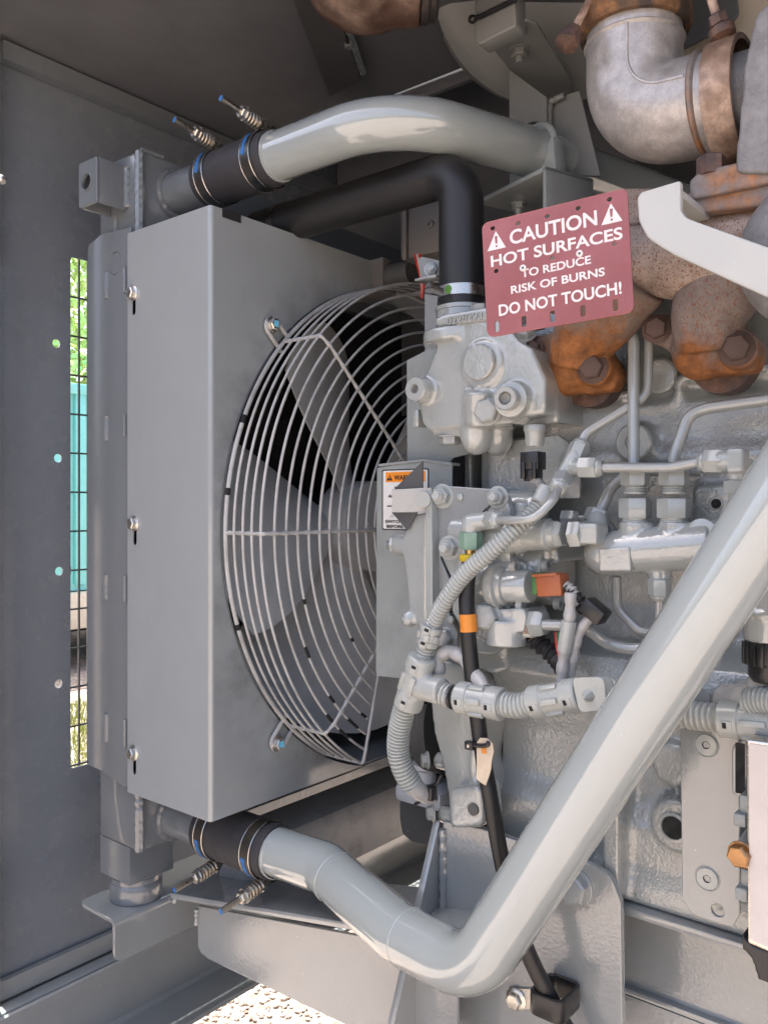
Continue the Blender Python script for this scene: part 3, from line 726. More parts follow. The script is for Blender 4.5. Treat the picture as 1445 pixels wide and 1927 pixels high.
# ================================================================ CHARGE AIR PIPES, COUPLERS, CLAMPS
ZP = .514
up_path = fil([(.866, .99, ZP), (.866, .686, ZP), (1.098, .603, ZP), (1.45, .477, ZP - .02)], [.13, .02], 16)
b = MB(); b.tube(resample(up_path, .01), .035, 48); t_ = single('upper_charge_pipe', b, M['pipe'], 'grey bent charge air pipe at the top between radiator and engine', 'pipe')
b = MB(); b.lathe([(.035, 0), (.0372, .001), (.0372, .006), (.035, .007)], align(NY, (.866, .907, ZP)), 48, False); obj('end_bead', b, M['pipe'], t_)
G_ = P(1450, 960, t=.77); E_ = P(889, 1832, t=.95)
d_ = (G_ - E_)
F1, F2 = P(612, 1634, X=.866), P(748, 1754, t=1.045)
low_path = fil([(.866, .99, -ZP), F1, F2, E_, G_ + d_ * .5], [.06, .075, .078], 16)
lp_ = resample(low_path, .003)
b = MB(); b.tube(lp_, .035, 48); t_ = single('lower_charge_pipe', b, M['pipe'], 'thick grey pipe rising diagonally across the engine from the lower radiator hose', 'pipe')
def seam(path, i, r):
    tg = (path[i + 1] - path[i - 1]).normalized(); return align(tg, path[i])
def nearest(path, q): return min(range(1, len(path) - 1), key=lambda i: (path[i] - q).length)
for q, off in ((F1, 9), (F2, 7)):
    i = nearest(lp_, q) + off
    b = MB(); b.lathe([(.0346, -.0016), (.0358, 0), (.0346, .0016)], seam(lp_, i, .035), 48, False); obj('weld_seam', b, M['pipe'], t_)
b = MB(); b.lathe([(.035, 0), (.0368, .001), (.0368, .006), (.035, .007)], align(NY, (.866, .907, -ZP)), 48, False); obj('end_bead', b, M['pipe'], t_)
for sgn, lab in ((1, 'upper'), (-1, 'lower')):
    b = MB(); n = 40; b.tube([(.866, 1.062 - (1.062 - .905) * i / n, ZP * sgn) for i in range(n + 1)], .04, 48, True, lambda i, n_: .0398 + .0012 * math.sin(i / n_ * math.pi) - (.0006 if i in (0, n_ - 1) else 0))
    single('hose_coupler', b, M['rubber2'], f'short dark hose coupler joining the {lab} pipe to the radiator stub', 'hose', 'pipe hose couplers')
    for y, side in ((1.037, 'radiator'), (.931, 'pipe')):
        t_ = thing('hose_clamp', f'spring loaded bolt clamp at the {side} end of the {lab} hose coupler', 'clamp', (.866, y, ZP * sgn - .045), 'spring loaded hose clamps')
        b = MB(); b.lathe([(.0418, -.0095), (.0428, -.0095), (.0428, .0095), (.0418, .0095), (.0418, -.0095)], align(NY, (.866, y, ZP * sgn)), 64, False); band = obj('band', b, M['darksteel'], t_)
        b = MB()
        for e in (-.0098, .0098): b.lathe([(.0424, e - .0007), (.0434, e), (.0424, e + .0007)], align(NY, (.866, y, ZP * sgn)), 64, False)
        obj('band_edge', b, M['steel'], band)
        # tangent bolt at top (or bottom), pointing outwards to -X
        zb = ZP * sgn + sgn * .0495; dirv = Vector((-1, .02, sgn * .16)).normalized(); o0 = Vector((.874, y, zb))
        b = MB(); b.tube([o0, o0 + dirv * .092], .0046, 14); rod = obj('clamp_bolt', b, M['yzinc'], t_)
        b = MB(); b.lathe([(.0044, 0), (.0044, .0006), (.0005, .0007)], align(dirv, o0 + dirv * .092), 12); obj('paint_mark', b, M['blue'], rod)
        prof = [(.0045, .012), (.0075, .012), (.0075, .018)]
        sp = MB(); fr = align(dirv, o0); n = 120
        sp.tube([fr @ Vector((.0085 * math.cos(x), .0085 * math.sin(x), .019 + .027 * x / (2 * math.pi * 4.5))) for x in np.linspace(0, 2 * math.pi * 4.5, n)], .0024, 8); obj('spring', sp, M['yzinc'], t_)
        b = MB(); b.lathe([(.0045, .012), (.0108, .012), (.0108, .0185), (.0045, .019)], fr, 24, False); obj('spring_seat', b, M['zinc'], t_)
        b = MB(); b.lathe([(.0045, .0465), (.0110, .0465), (.0110, .049), (.0045, .049)], fr, 24, False); obj('spring_seat', b, M['zinc'], t_)
        b = MB(); b.lathe([(.0098, .049), (.0098, .056), (.0082, .0575), (.0038, .0575)], fr, 6, False); obj('nut', b, M['zinc'], t_)
        # folded strap ends embracing the trunnions
        for dx in (0, .012):
            lw = Vector((.866 + (.018 if dx else -.012), y, ZP * sgn + sgn * .038)); tw = o0 + dirv * (.012 - .014 * (dx > 0)); dd = (tw - lw)
            b = MB(); b.box((-.0075, -.0008, 0), (.0075, .0008, dd.length), .0003, T(lw) @ Vector((0, 0, 1)).rotation_difference(dd).to_matrix().to_4x4() @ Matrix.Rotation(R(90), 4, 'Z')); obj('strap', b, M['darksteel'], band)
            b = MB(); b.tube([tw + Vector((0, -.008, 0)), tw + Vector((0, .008, 0))], .0042, 12); obj('trunnion', b, M['darksteel'], band)
        # blue inspection stripe on the camera side of the band
        a0, a1 = (R(132), R(184)) if sgn > 0 else (R(182), R(232))
        V = []; F = []
        for i in range(11):
            a = a0 + (a1 - a0) * i / 10; w_ = .0040 + .0006 * math.sin(i * 1.7)
            for e in (-w_, w_): V.append((.866 + .0432 * math.cos(a), y + .002 + e, ZP * sgn + .0432 * math.sin(a)))
        F = [(2 * i, 2 * i + 1, 2 * i + 3, 2 * i + 2) for i in range(10)]
        q = MB(); q.add(V, F); obj('paint_mark', q, M['blue'], band)

# ---- pipe bracket: U bolt, saddle and L bracket under the upper pipe
q = Vector((1.098, .603, ZP)); pd = (Vector((1.098, .603, 0)) - Vector((.866, .686, 0))).normalized(); sd_ = Vector((pd.y, -pd.x, 0))
t_ = thing('pipe_bracket', 'grey angle bracket with a U bolt clamping the upper pipe above the caution sign', 'bracket', (1.10, .60, .35))
q = q + pd * .0
ub = [q + sd_ * (.0395 * math.cos(x)) + Vector((0, 0, .0395 * math.sin(x))) for x in np.linspace(math.pi, 0, 15)]
b = MB(); b.tube([q - sd_ * .0395 + Vector((0, 0, -.085))] + ub + [q + sd_ * .0395 + Vector((0, 0, -.085))], .0055, 12); obj('u_bolt', b, M['pipe'], t_)
fr = Matrix((( sd_.x, 0, pd.x, q.x), (sd_.y, 0, pd.y, q.y), (0, 1, 0, q.z), (0, 0, 0, 1)))
sad = [(-.052, -.052), (.052, -.052), (.052, -.046), (.046, .006), (.040, .006)] + [(.0352 * math.cos(x), .0352 * math.sin(x)) for x in np.linspace(0, -math.pi, 17)] + [(-.040, .006), (-.046, .006), (-.052, -.046)]
b = MB(); b.plate([sad], fr, -.010, .010, .001); obj('saddle', b, M['pipe'], t_)
b = MB(); b.box((-.075, -.060, -.05), (.075, -.053, .04), .0015, fr); b.box((.0685, -.17, -.05), (.075, -.0535, .04), .0015, fr); obj('angle_plate', b, M['sheet'], t_)
for e in (-1, 1):
    bolt(t_, fr @ Vector((.0395 * e, -.0605, 0)), (0, 0, -1), .0095, 'pipe', 'nut')
    b = MB(); pr = [(.0052, 0)]
    for i in range(9): pr += [(.0056, .002 + i * .0034), (.0048, .0037 + i * .0034)]
    b.lathe(pr, align((0, 0, -1), fr @ Vector((.0395 * e, -.068, 0))), 16); obj('thread', b, M['pipe'], t_)

# ---- black coolant hose
hx, hy, hz = .955, .639, .455
hp_ = resample(fil([(hx, 1.04, hz), (hx, hy, hz), (hx, hy, .262)], .043, 14), .005)
b = MB(); b.tube(hp_, .0305, 40); single('coolant_hose', b, M['hose'], 'thick black rubber coolant hose with an elbow down onto the thermostat housing', 'hose')
t_ = thing('hose_band', 'bright worm drive band with a green dab on the lower end of the coolant hose', 'clamp', (hx, hy, .27))
b = MB(); b.lathe([(.0312, -.0075), (.032, -.0072), (.032, .0072), (.0312, .0075)], T(hx, hy, .287), 64, False); obj('band', b, M['steel'], t_)
wq = P(806, 541, t=1.10); b = MB(); b.lathe([(.001, .0005), (.0072, .0005), (.0072, -.004), (.005, -.006), (.005, -.022)], align((-.9, .3, .1), wq), 20); ws = obj('worm_screw', b, M['steel'], t_)
b = MB(); b.box((-.0062, -.0007, .0006), (.0062, .0007, .0012), 0, align((-.9, .3, .1), wq)); obj('screw_slot', b, M['darksteel'], ws)
V = []
for i in range(7):
    a = R(172 + 9 * i / 6 * 2.0)
    for e in (-.0065, .006): V.append((hx + .0324 * math.cos(a), hy + .0324 * math.sin(a), .287 + e * math.sin(.4 + i / 6 * 2.4)))
mk = MB(); mk.add(V, [(2 * i, 2 * i + 1, 2 * i + 3, 2 * i + 2) for i in range(6)]); obj('paint_mark', mk, M['green'], t_)
b = MB(); b.lathe([(.0312, -.007), (.0318, -.007), (.0318, .007), (.0312, .007)], align((0, 1, 0), (hx, .985, hz)), 48, False); single('hose_band', b, M['darksteel'], 'dull steel band near the radiator end of the black coolant hose', 'clamp')

# ---- small box behind the hose, with gland, wires and angle bracket
t_ = thing('junction_box', 'dark grey control box with a lid screw half hidden behind the coolant hose', 'box', (1.15, .8, .40))
c1, c2 = P(752, 405, X=1.12), P(838, 470, X=1.12)
b = MB(); b.box((1.12, c2.y, c2.z), (1.19, c1.y, c1.z + .01), .006); obj('body', b, M['midgrey'], t_)
q1 = P(765, 430, X=1.12); b = MB(); b.box((1.112, q1.y - .004, c2.z - .003), (1.12, q1.y + .004, c1.z + .013), .002); obj('lid_edge', b, M['midgrey'], t_)
bolt(t_, P(810, 421, X=1.12), NX, .007, 'midgrey', 'screw')
b = MB(); b.cyl((1.155, c1.y - .002, .40), (1.155, c1.y + .045, .40), .022, 28); obj('gland', b, M['darkgrey'], t_)
b = MB(); b.box((1.13, c1.y + .045, .37), (1.17, c1.y + .18, .43), .003); obj('bracket_arm', b, M['midgrey'], t_)
for k_, m_ in enumerate(('redwire', 'white', 'redwire')):
    b = MB(); b.tube(smooth_path([P(778 + 5 * k_, 466, X=1.13), P(784 + 4 * k_, 490, X=1.12), P(792 + 3 * k_, 525, X=1.13), P(794, 560, X=1.14)]), .0028, 8); obj('wire', b, M[m_], t_)
t_ = thing('strip_bracket', 'thin grey strip bracket with a stud and nut beside the thermostat neck', 'bracket', (1.03, .7, .2))
b = MB(); b.plate([rpoly(px2([(799, 552), (823, 556), (820, 640), (803, 700), (799, 700)], .99), .001)], FX, .99, .993, .0006); obj('strip', b, M['plate'], t_)
b = MB(); b.plate([rpoly(px2([(787, 487), (793, 482), (838, 492), (838, 530), (806, 532), (790, 520)], .985), .002)], FX, .985, .988, .0006); obj('ear', b, M['plate'], t_)
b = MB(); qa, qb = P(798, 531, X=.985), P(838, 524, X=.985); b.box((.962, qb.y, qb.z - .002), (.99, qa.y, qb.z + .0015), .0008); obj('lip', b, M['plate'], t_)
bolt(t_, P(812, 507, X=.984), (-.8, -.6, 0), .0085, 'pipe', 'nut')

# ================================================================ ENGINE BLOCK AND HEAD
def eprof(z):
    """side of the engine: X against z"""
    pts = [(.30, 1.03), (.20, 1.02), (.135, 1.015), (.125, 1.005), (.075, 1.003), (.062, .995), (.048, .995), (.040, 1.012), (-.13, 1.015), (-.165, .995), (-.185, .962), (-.215, .955), (-.26, .985), (-.30, .995), (-.36, .99), (-.385, .972), (-.43, .975), (-.455, .968), (-.50, .968)]
    for (za, xa), (zb_, xb) in zip(pts, pts[1:]):
        if za >= z >= zb_: return xa + (xb - xa) * (za - z) / (za - zb_)
    return pts[-1][1]
zs = np.linspace(.29, -.476, 130)
loop = [(eprof(z), z) for z in zs] + [(1.30, -.476), (1.30, .29)]
FY2 = Matrix(((1, 0, 0, 0), (0, 0, -1, 0), (0, 1, 0, 0), (0, 0, 0, 1)))
t_ = thing('engine_block', 'glossy grey painted cast iron engine block and cylinder head', 'engine', (1.1, .3, -.476))
b = MB(); b.prism([(x, z) for x, z in loop], FY2, -.60, .55)
def bossX(px, py, r_, X, depth=.05): q = P(px, py, X=X); b.cyl((X + depth, q.y, q.z), (X, q.y, q.z), r_, 32)
for a, c, r_, X in ((1192, 832, .0225, .984), (1075, 1590, .02, .965), (1270, 1555, .03, .957), (1265, 1440, .026, .975)): bossX(a, c, r_, X)
# pocket ribs on the head
for pts in ([(1040, 800), (1062, 785), (1072, 745), (1180, 742), (1200, 728)], [(1205, 770), (1262, 762), (1280, 735), (1285, 712), (1445, 690)]):
    b.tube(smooth_path([P(a, c, X=1.008) for a, c in pts], 6), .006, 8)
# vertical rib behind the mounting plate, pads
q = P(1165, 1500, X=.97); b.box((.945, q.y - .01, -.47), (1.0, q.y + .012, -.33))
q = P(1345, 950, X=.985); b.box((.982, q.y - .025, -.075), (1.03, q.y + .027, .025), .008)
q = P(985, 950, X=.99); b.box((.975, q.y - .02, -.06), (1.03, q.y + .05, .09), .006)
obj('block_casting', b.cast(.0042, 3), M['block'], t_)
cp = P(1243, 707, X=1.012); b = MB(); b.lathe([(.0215, 0), (.0215, .006), (.0185, .008), (.0005, .0065)], align(NX, (1.014, cp.y, cp.z)), 40); obj('core_plug', b, M['cast'], t_)
q = P(1192, 832, X=.983); b = MB(); b.lathe([(.0215, 0), (.0222, .003), (.0205, .005), (.010, .005), (.0085, -.004)], align(NX, (.985, q.y, q.z)), 40, False); b.lathe([(.0086, -.004), (.0005, -.004)], align(NX, (.985, q.y, q.z)), 40, False); obj('washer_boss', b, M['fit'], t_)
q = P(1348, 948, X=.982); b = MB(); b.lathe([(.0075, .0008), (.0062, .0012), (.0055, .0008)], align(NX, (.9815, q.y, q.z)), 28, False); hr = obj('threaded_hole', b, M['fit'], t_)
b = MB(); b.lathe([(.0056, .001), (.0004, .001)], align(NX, (.9813, q.y, q.z)), 24, False); obj('hole_bottom', b, M['void'], hr)
q = P(1268, 1557, X=.957); b = MB(); b.lathe([(.017, 0), (.017, .003), (.0135, .004), (.0125, -.0)], align(NX, (.957, q.y, q.z)), 32, False); hr = obj('drilled_boss', b, M['cast'], t_)
b = MB(); b.lathe([(.0128, .0015), (.0004, .0015)], align(NX, (.956, q.y, q.z)), 24, False); obj('hole_bottom', b, M['void'], hr)
# pan rail and lower side
b = MB(); b.box((.955, -.5, -.487), (1.2, .55, -.477), .002); obj('pan_rail', b, M['plate'], t_)
b = MB(); b.box((1.03, -.5, -.72), (1.3, .60, -.488)); obj('oil_pan', b, M['plate'], t_)

# thin cover plates on the block beside the front casting
b = MB(); b.plate([rpoly(px2([(957, 830), (1050, 818), (1090, 850), (1090, 938), (957, 940)], .972), .003)], FX, .972, .978, .001); single('cover_plate', b, M['cast'], 'flat grey cover plate behind the black sensor plug', 'plate')

# ================================================================ CHASSIS
t_ = thing('radiator_crossmember', 'grey angle iron carrying the rubber mount', 'crossmember', (1.2, 1.2, -.73))
yF = 1.171
b = MB(); b.plate([rpoly([(.767, -.728), (1.75, -.728), (1.75, -.668), (.767, -.668)], [.018, 0, 0, 0])], T(0, yF, 0) @ FY, -.006, 0, .001); obj('angle_leg', b, M['plate'], t_)
b = MB(); b.plate([rpoly([(.767, yF + .008), (1.75, yF + .008), (1.75, 1.278), (.767, 1.278)], [0, 0, 0, .02])], T(0, 0, -.666) @ FZ, 0, .006, .001); obj('angle_flange', b, M['plate'], t_)
bd = [(yF + .0082 - .0084 * math.sin(a), -.6682 + .0084 * math.cos(a)) for a in np.linspace(0, math.pi / 2, 9)]
b = MB(); b.prism(bd + [(yF + .006, -.668), (yF + .008, -.666)], FX, .7672, 1.75); obj('angle_bend', b, M['plate'], t_)
t_ = thing('support_beam', 'tapered grey support beam running from the crossmember under the lower pipe', 'beam', (.9, .9, -.72))
xs = .875
web = px2([(372, 1706), (372, 1782), (378, 1795), (392, 1806), (860, 2030), (860, 1795), (655, 1758)], xs)
b = MB(); b.plate([web], FX, xs, xs + .006, .001); obj('web', b, M['plate'], t_)
fa, fb = P(320, 1692, X=.845), P(700, 1758, X=.845)
dv = (fb - fa); L_ = dv.length; fr = Matrix((( 1, 0, 0, fa.x), (0, dv.y / L_, -dv.z / L_, fa.y), (0, dv.z / L_, dv.y / L_, fa.z), (0, 0, 0, 1)))
b = MB(); b.plate([rpoly([(0, 0), (.14, -.02), (.14, L_ + .15), (0, L_ + .15)], [.004, .01, 0, 0])], fr, -.009, 0, .0012); obj('top_flange', b, M['plate'], t_)
obj('weld', weld([P(331, 1694, X=.846) + Vector((0, .004, -.004)), P(322, 1690, X=.86) + Vector((0, .004, 0))], .004, 150), M['plate'], t_)
obj('weld', weld([(xs - .001, P(374, 1720, X=xs).y + .003, P(374, 1712, X=xs).z), (xs - .001, P(374, 1720, X=xs).y + .003, P(374, 1742, X=xs).z)], .005, 150), M['plate'], t_)
b = MB(); b.box((.93, 1.02, -.66), (1.72, 1.12, -.55), .012); single('cross_tube', b, paint('smudged_grey_paint', (.27, .275, .28), .34, bs=300, bstr=.12, grime=.8), 'smudged rectangular cross tube behind the lower hose', 'tube')
b = MB(); b.box((1.02, .2, -.62), (1.3, .62, -.612), .002); b.box((1.02, .2, -.74), (1.028, .62, -.6205)); b.box((.93, -.5, -.625), (1.029, .19, -.617), .002)
single('skid_rail', b, M['plate'], 'flat grey skid rail flange at the bottom right', 'rail')
b = MB(); b.plate([rpoly(px2([(752, 1488), (835, 1500), (835, 1600), (775, 1585), (757, 1570), (752, 1540)], 1.08), .01)], FX, 1.08, 1.086, .001); single('stone_guard', b, M['darkgrey'], 'dark rounded plate behind the lower end of the wiring conduit', 'plate')

# ---- engine mount
mX = .930
t_ = thing('engine_mount', 'grey welded engine mount plate with a gusset and a big bolt', 'mount', (.93, .5, -.75))
ol = px2([(833, 1545), (905, 1560), (1000, 1592), (1060, 1622), (1105, 1624), (1148, 1648), (1168, 1700), (1172, 2010), (833, 2010)], mX)
b = MB(); b.plate([rpoly(ol, [.002, .01, .01, .01, .02, .02, .02, 0, 0])], FX, mX, mX + .010, .0015); obj('plate', b, M['plate'], t_)
yg = P(833, 1600, X=mX).y
gl = [(mX - .0005, P(833, 1545, X=mX).z), (mX - .0005, -.80)]
ga = P(826, 1550, Y=yg + .004); gb = P(742, 1927, Y=yg + .004); gc = P(735, 1990, Y=yg + .004)
b = MB(); b.plate([rpoly([(mX - .0005, P(833, 1545, X=mX).z), (ga.x, ga.z), (gb.x, gb.z), (gc.x, gc.z), (mX - .0005, gc.z)], [.001, .01, 0, 0, 0])], T(0, yg + .004, 0) @ FY, -.010, 0, .001); obj('gusset', b, M['plate'], t_)
obj('weld', weld([(mX - .001, yg - .001, P(833, 1560, X=mX).z), (mX - .001, yg - .001, P(833, 1960, X=mX).z)], .0055, 60), M['plate'], t_)
bolt(t_, P(1083, 1668, X=mX), NX, .0195, 'paint', 'hex', roll=.3)
q = P(908, 1860, X=mX); b = MB(); b.lathe([(.006, 0), (.005, .003), (.0005, .003)], align(NX, q), 16); obj('stud', b, M['darksteel'], t_)
# ================================================================ THERMOSTAT HOUSING
tX = .905
t_ = thing('thermostat_housing', 'light grey cast thermostat housing with plugs under the black coolant hose', 'housing', (.95, .6, .05))
b = MB()
body = px2([(820, 612), (820, 655), (806, 690), (793, 715), (788, 760), (793, 795), (803, 808), (960, 797), (985, 785), (1024, 778), (1026, 712), (1000, 655), (975, 640), (945, 600), (880, 602)], tX)
b.prism(body, FX, tX, .985)
b.prism(px2([(1010, 690), (1046, 690), (1050, 795), (1000, 800), (960, 800)], .935), FX, .935, 1.01)
b.prism(px2([(812, 800), (880, 798), (882, 822), (815, 820)], tX + .01), FX, tX + .006, .97)
def bz(px, py, r_, X, d=.05): q = P(px, py, X=X); b.cyl((X + d, q.y, q.z), (X, q.y, q.z), r_, 32)
bz(788, 734, .0165, tX - .012); bz(905, 685, .030, tX - .0035); bz(960, 752, .0225, tX - .012); 
q = P(912, 790, X=tX); b.tube([P(905, 735, X=tX + .004), P(905, 800, X=tX + .012)], .022, 24)
q = P(897, 818, X=tX + .018); b.sphere(q, .0215, 24, (1, 1, 1.25)); b.cyl(q, q + Vector((0, 0, .05)), .0215, 28)
q = P(935, 822, X=tX + .045); b.sphere(q, .0215, 24, (1, 1, 1.2)); b.cyl(q, q + Vector((0, 0, .05)), .0215, 28)
b.cyl((hx, hy, .12), (hx, hy, .262), .0335, 40, .0325)
b.cyl((hx - .01, hy - .005, .215), (hx - .01, hy - .005, .232), .05, 40)
obj('casting', b.cast(.0026, 5), M['cast'], t_)
# coolant outlet neck with cast number
b = MB(); b.plate([rpoly(px2([(818, 613), (818, 598), (835, 590), (925, 575), (962, 575), (962, 600)], tX - .004), .003)], FX, tX - .004, .99, .002); b.cyl((hx, hy, .21), (hx, hy, .268), .034, 40)
ok = obj('outlet_neck', b.cast(.0024, 5), M['cast'], t_)
b = MB(); b.lathe([(.0335, 0), (.0355, .001), (.0355, .006), (.0335, .007)], T(hx, hy, .2615), 48, False); obj('neck_rim', b, M['cast'], t_)
O = P(842, 612, X=tX - .0045); U = Vector((0, -1, 0)); Uq = (P(908, 600, X=tX - .0045) - O)
text('0228293', M['cast'], ok, O, Uq.normalized(), Vector((0, 0, 1)), (0, Uq.length, 0, .0105), 'cast_number', .01, .0012)
bolt(t_, P(903, 588, X=tX + .012), (0, 0, 1), .012, 'cast', 'hex'); bolt(t_, P(986, 632, X=.935), (-.6, -.2, .7), .014, 'cast', 'hex')
q = P(903, 682, X=tX - .004); b = MB(); b.lathe([(.0225, 0), (.0225, .0045), (.021, .0058), (.0005, .0058)], align(NX, q + Vector((0, 0, 0))), 48); obj('core_plug', b, M['cast'], t_)
q = P(788, 733, X=tX - .013); b = MB(); b.lathe([(.0162, 0), (.0162, .008), (.015, .0095), (.0062, .0095), (.0055, .004)], align(NX, q), 36, False); bs_ = obj('tapped_boss', b, M['cast'], t_)
b = MB(); b.lathe([(.0058, .0045), (.0004, .0045)], align(NX, q), 24, False); obj('hole_bottom', b, M['midgrey'], bs_)
q = P(962, 752, X=tX - .013); b = MB(); b.lathe([(.021, 0), (.021, .004), (.0185, .0045)], align((-1, -.15, 0), q), 36); rg = obj('plug_washer', b, M['cast'], t_)
bolt(t_, q + Vector((-.0045, 0, 0)), (-1, -.15, 0), .0145, 'cast', 'socket')
bolt(t_, P(918, 775, X=tX - .006), (-1, -.25, .05), .0155, 'cast', 'hex', roll=.2)
bolt(t_, P(846, 820, X=tX + .018), (0, 0, -1), .0145, 'cast', 'hex')
b = MB(); q = P(787, 788, X=tX + .02); b.box((tX + .012, q.y - .006, q.z - .012), (tX + .035, q.y + .004, q.z + .012), .002); obj('stop_lug', b, M['cast'], t_)
# sensor and black connector under the housing
t_ = thing('coolant_sensor', 'brass coloured grey sensor with a black plug hanging under the thermostat housing', 'sensor', (.92, .5, .02))
q0, q1, q2 = P(1006, 800, X=.92), P(1006, 838, X=.92), P(1006, 855, X=.92)
b = MB(); b.lathe([(.0125, 0), (.0135, .002), (.0135, .007), (.012, .009), (.0115, .02), (.0105, .026)], align((0, 0, -1), q0), 32); obj('body', b, M['fit'], t_)
q = P(1003, 855, X=.92); b = MB(); b.box((q.x - .011, q.y - .0125, q.z - .019), (q.x + .011, q.y + .0125, q.z + .003), .0015); pl = obj('plug', b, M['black'], t_)
for e in (-1, 1): b = MB(); b.box((q.x - .0135, q.y + e * .0075 - .003, q.z - .030), (q.x + .006, q.y + e * .0075 + .003, q.z - .0095), .001); obj('latch', b, M['black'], pl)
b = MB(); b.box((q.x - .009, q.y - .009, q.z - .033), (q.x + .009, q.y + .009, q.z - .0185), .002); obj('plug_tail', b, M['black'], pl)
qe = P(1025, 925, X=.905); b = MB(); b.tube(smooth_path([q + Vector((0, 0, -.03)), P(1008, 905, X=.915), P(1020, 915, X=.91), qe]), .0065, 10, True, lambda i, n: .005 + .0012 * math.sin(i * 2.1)); obj('taped_wire', b, M['tape'], pl)

# guard sheet behind the housing
t_ = thing('fan_side_sheet', 'plain grey sheet bracket between thermostat housing and fan guard', 'bracket', (.99, .7, 0))
b = MB(); b.plate([rpoly(px2([(765, 678), (800, 660), (830, 640), (900, 640), (900, 850), (850, 862), (846, 872), (766, 868)], .985), [.002, .002, .002, 0, 0, .01, .004, .002])], FX, .985, .988, .0006); obj('sheet', b, M['sheet'], t_)
b = MB(); qa, qb = P(712, 871, X=.95), P(848, 871, X=.95); b.plate([px2([(712, 873), (795, 864), (850, 871), (850, 876), (795, 868), (712, 878)], .95)], FX, .950, .97, .0004); obj('lower_lip', b, M['sheet'], t_)

# warning plate
wX = .952
t_ = thing('guard_plate', 'flat grey guard plate carrying a white and orange warning decal', 'plate', (wX, .75, -.25))
b = MB(); b.plate([rpoly(px2([(709, 880), (795, 866), (850, 872), (850, 1290), (790, 1281), (707, 1272)], wX), [.003, .001, 0, 0, 0, .006])], FX, wX, wX + .003, .0008); obj('sheet', b, M['sheet'], t_)
dO = P(719, 997, X=wX); dU = (P(789, 993.5, X=wX) - dO); dV = Vector((0, 0, 1)); UN = Vector((0, -1, 0)); wl_ = abs(dU.y); hl_ = P(719, 884, X=wX).z - dO.z
def dq(u0, u1, v0, v1, m_, nm, lift, par, rr=.0):
    o = Vector((wX, dO.y, dO.z)); pts = [(dO.y - u0 * wl_, dO.z + v0 * hl_), (dO.y - u1 * wl_, dO.z + v0 * hl_), (dO.y - u1 * wl_, dO.z + v1 * hl_), (dO.y - u0 * wl_, dO.z + v1 * hl_)]
    q = MB(); q.prism(rpoly(pts, rr) if rr else pts, FX, wX - lift - .0002, wX - lift); return obj(nm, q, m_, par)
dec = dq(0, 1.25, 0, 1.0, M['decalblack'], 'decal_border', .0002, t_, .003); dq(.035, 1.22, .02, .98, M['decal'], 'decal_face', .0005, dec, .002)
dq(.11, 1.16, .79, .955, M['decalorange'], 'decal_header', .0008, dec)
def dt(s, u0, u1, v0, v1): text(s, M['decalblack'], dec, (wX, dO.y, dO.z), UN, Vector((0, 0, 1)), (u0 * wl_, u1 * wl_, v0 * hl_, v1 * hl_), 'decal_text', .03, .0001, .0013)
dt('WARNING', .34, 1.02, .82, .905); dt('THIS U', .34, .68, .665, .715); dt('ST', .40, .53, .60, .65); dt('AUT', .18, .40, .535, .585)
dt('SWITCH U', .10, .66, .115, .165); dt('BEFORE SE', .14, .75, .035, .085)
dq(.15, .40, .385, .405, M['decalblack'], 'decal_mark', .0009, dec)
for e in (0, .07):
    q = MB(); a0, a1 = (.20 + e, .20), (.34 + e, .29); q.prism([(dO.y - a0[0] * wl_, dO.z + a0[1] * hl_), (dO.y - (a0[0] + .012) * wl_, dO.z + a0[1] * hl_), (dO.y - (a1[0] + .012) * wl_, dO.z + a1[1] * hl_), (dO.y - a1[0] * wl_, dO.z + a1[1] * hl_)], FX, wX - .0011, wX - .0009); obj('decal_mark', q, M['decalblack'], dec)
q = MB(); q.prism([(dO.y - u * wl_, dO.z + v * hl_) for u, v in ((.14, .82), (.30, .82), (.22, .915))], FX, wX - .0014, wX - .0012); obj('decal_symbol', q, M['decalblack'], dec)
q = MB(); q.prism([(dO.y - u * wl_, dO.z + v * hl_) for u, v in ((.212, .845), (.228, .845), (.232, .89), (.208, .89))], FX, wX - .0017, wX - .0015); obj('decal_symbol', q, M['decalorange'], dec)

# ================================================================ FRONT GEAR CASE WITH BRACKETS
fX = .905
t_ = thing('gear_case', 'grey front gear case with a bolted triangular bracket plate and vertical flange', 'gear case', (.95, .65, -.45))
b = MB()
b.prism(px2([(808, 930), (945, 915), (955, 1000), (955, 1260), (930, 1270), (830, 1235), (812, 1200)], .935), FX, .935, 1.0)
b.prism(px2([(812, 1240), (880, 1250), (905, 1330), (890, 1440), (905, 1490), (903, 1560), (846, 1560), (842, 1500), (832, 1440), (815, 1380), (806, 1300)], .925), FX, .925, 1.0)
q = P(872, 1520, X=.905); b.prism(rpoly(px2([(845, 1485), (905, 1478), (908, 1555), (846, 1562)], .900), .012), FX, .900, .95)
for a, c in ((822, 1430), (830, 1530)): q = P(a, c, X=.945); b.cyl(q, q + Vector((0, -.03, 0)), .012, 20)
b.tube(smooth_path([P(890, 1270, X=.915), P(905, 1340, X=.92), P(893, 1440, X=.92), P(905, 1500, X=.915)], 6), .008, 10)
obj('case_casting', b.cast(.0034, 5), M['cast'], t_)
q = P(890, 1524, X=.8985); b = MB(); b.lathe([(.0075, -.012), (.0078, .0002), (.0078, .0008)], align(NX, q), 24, False); b.lathe([(.0078, .0006), (.0004, .0006)], align(NX, q), 24, False); obj('lug_hole', b, M['darkgrey'], t_)
b = MB(); b.plate([rpoly(px2([(806, 925), (818, 922), (820, 1195), (814, 1228), (807, 1228)], .897), .002)], FX, .890, .935, .0015); obj('vertical_flange', b, M['fit'], t_)
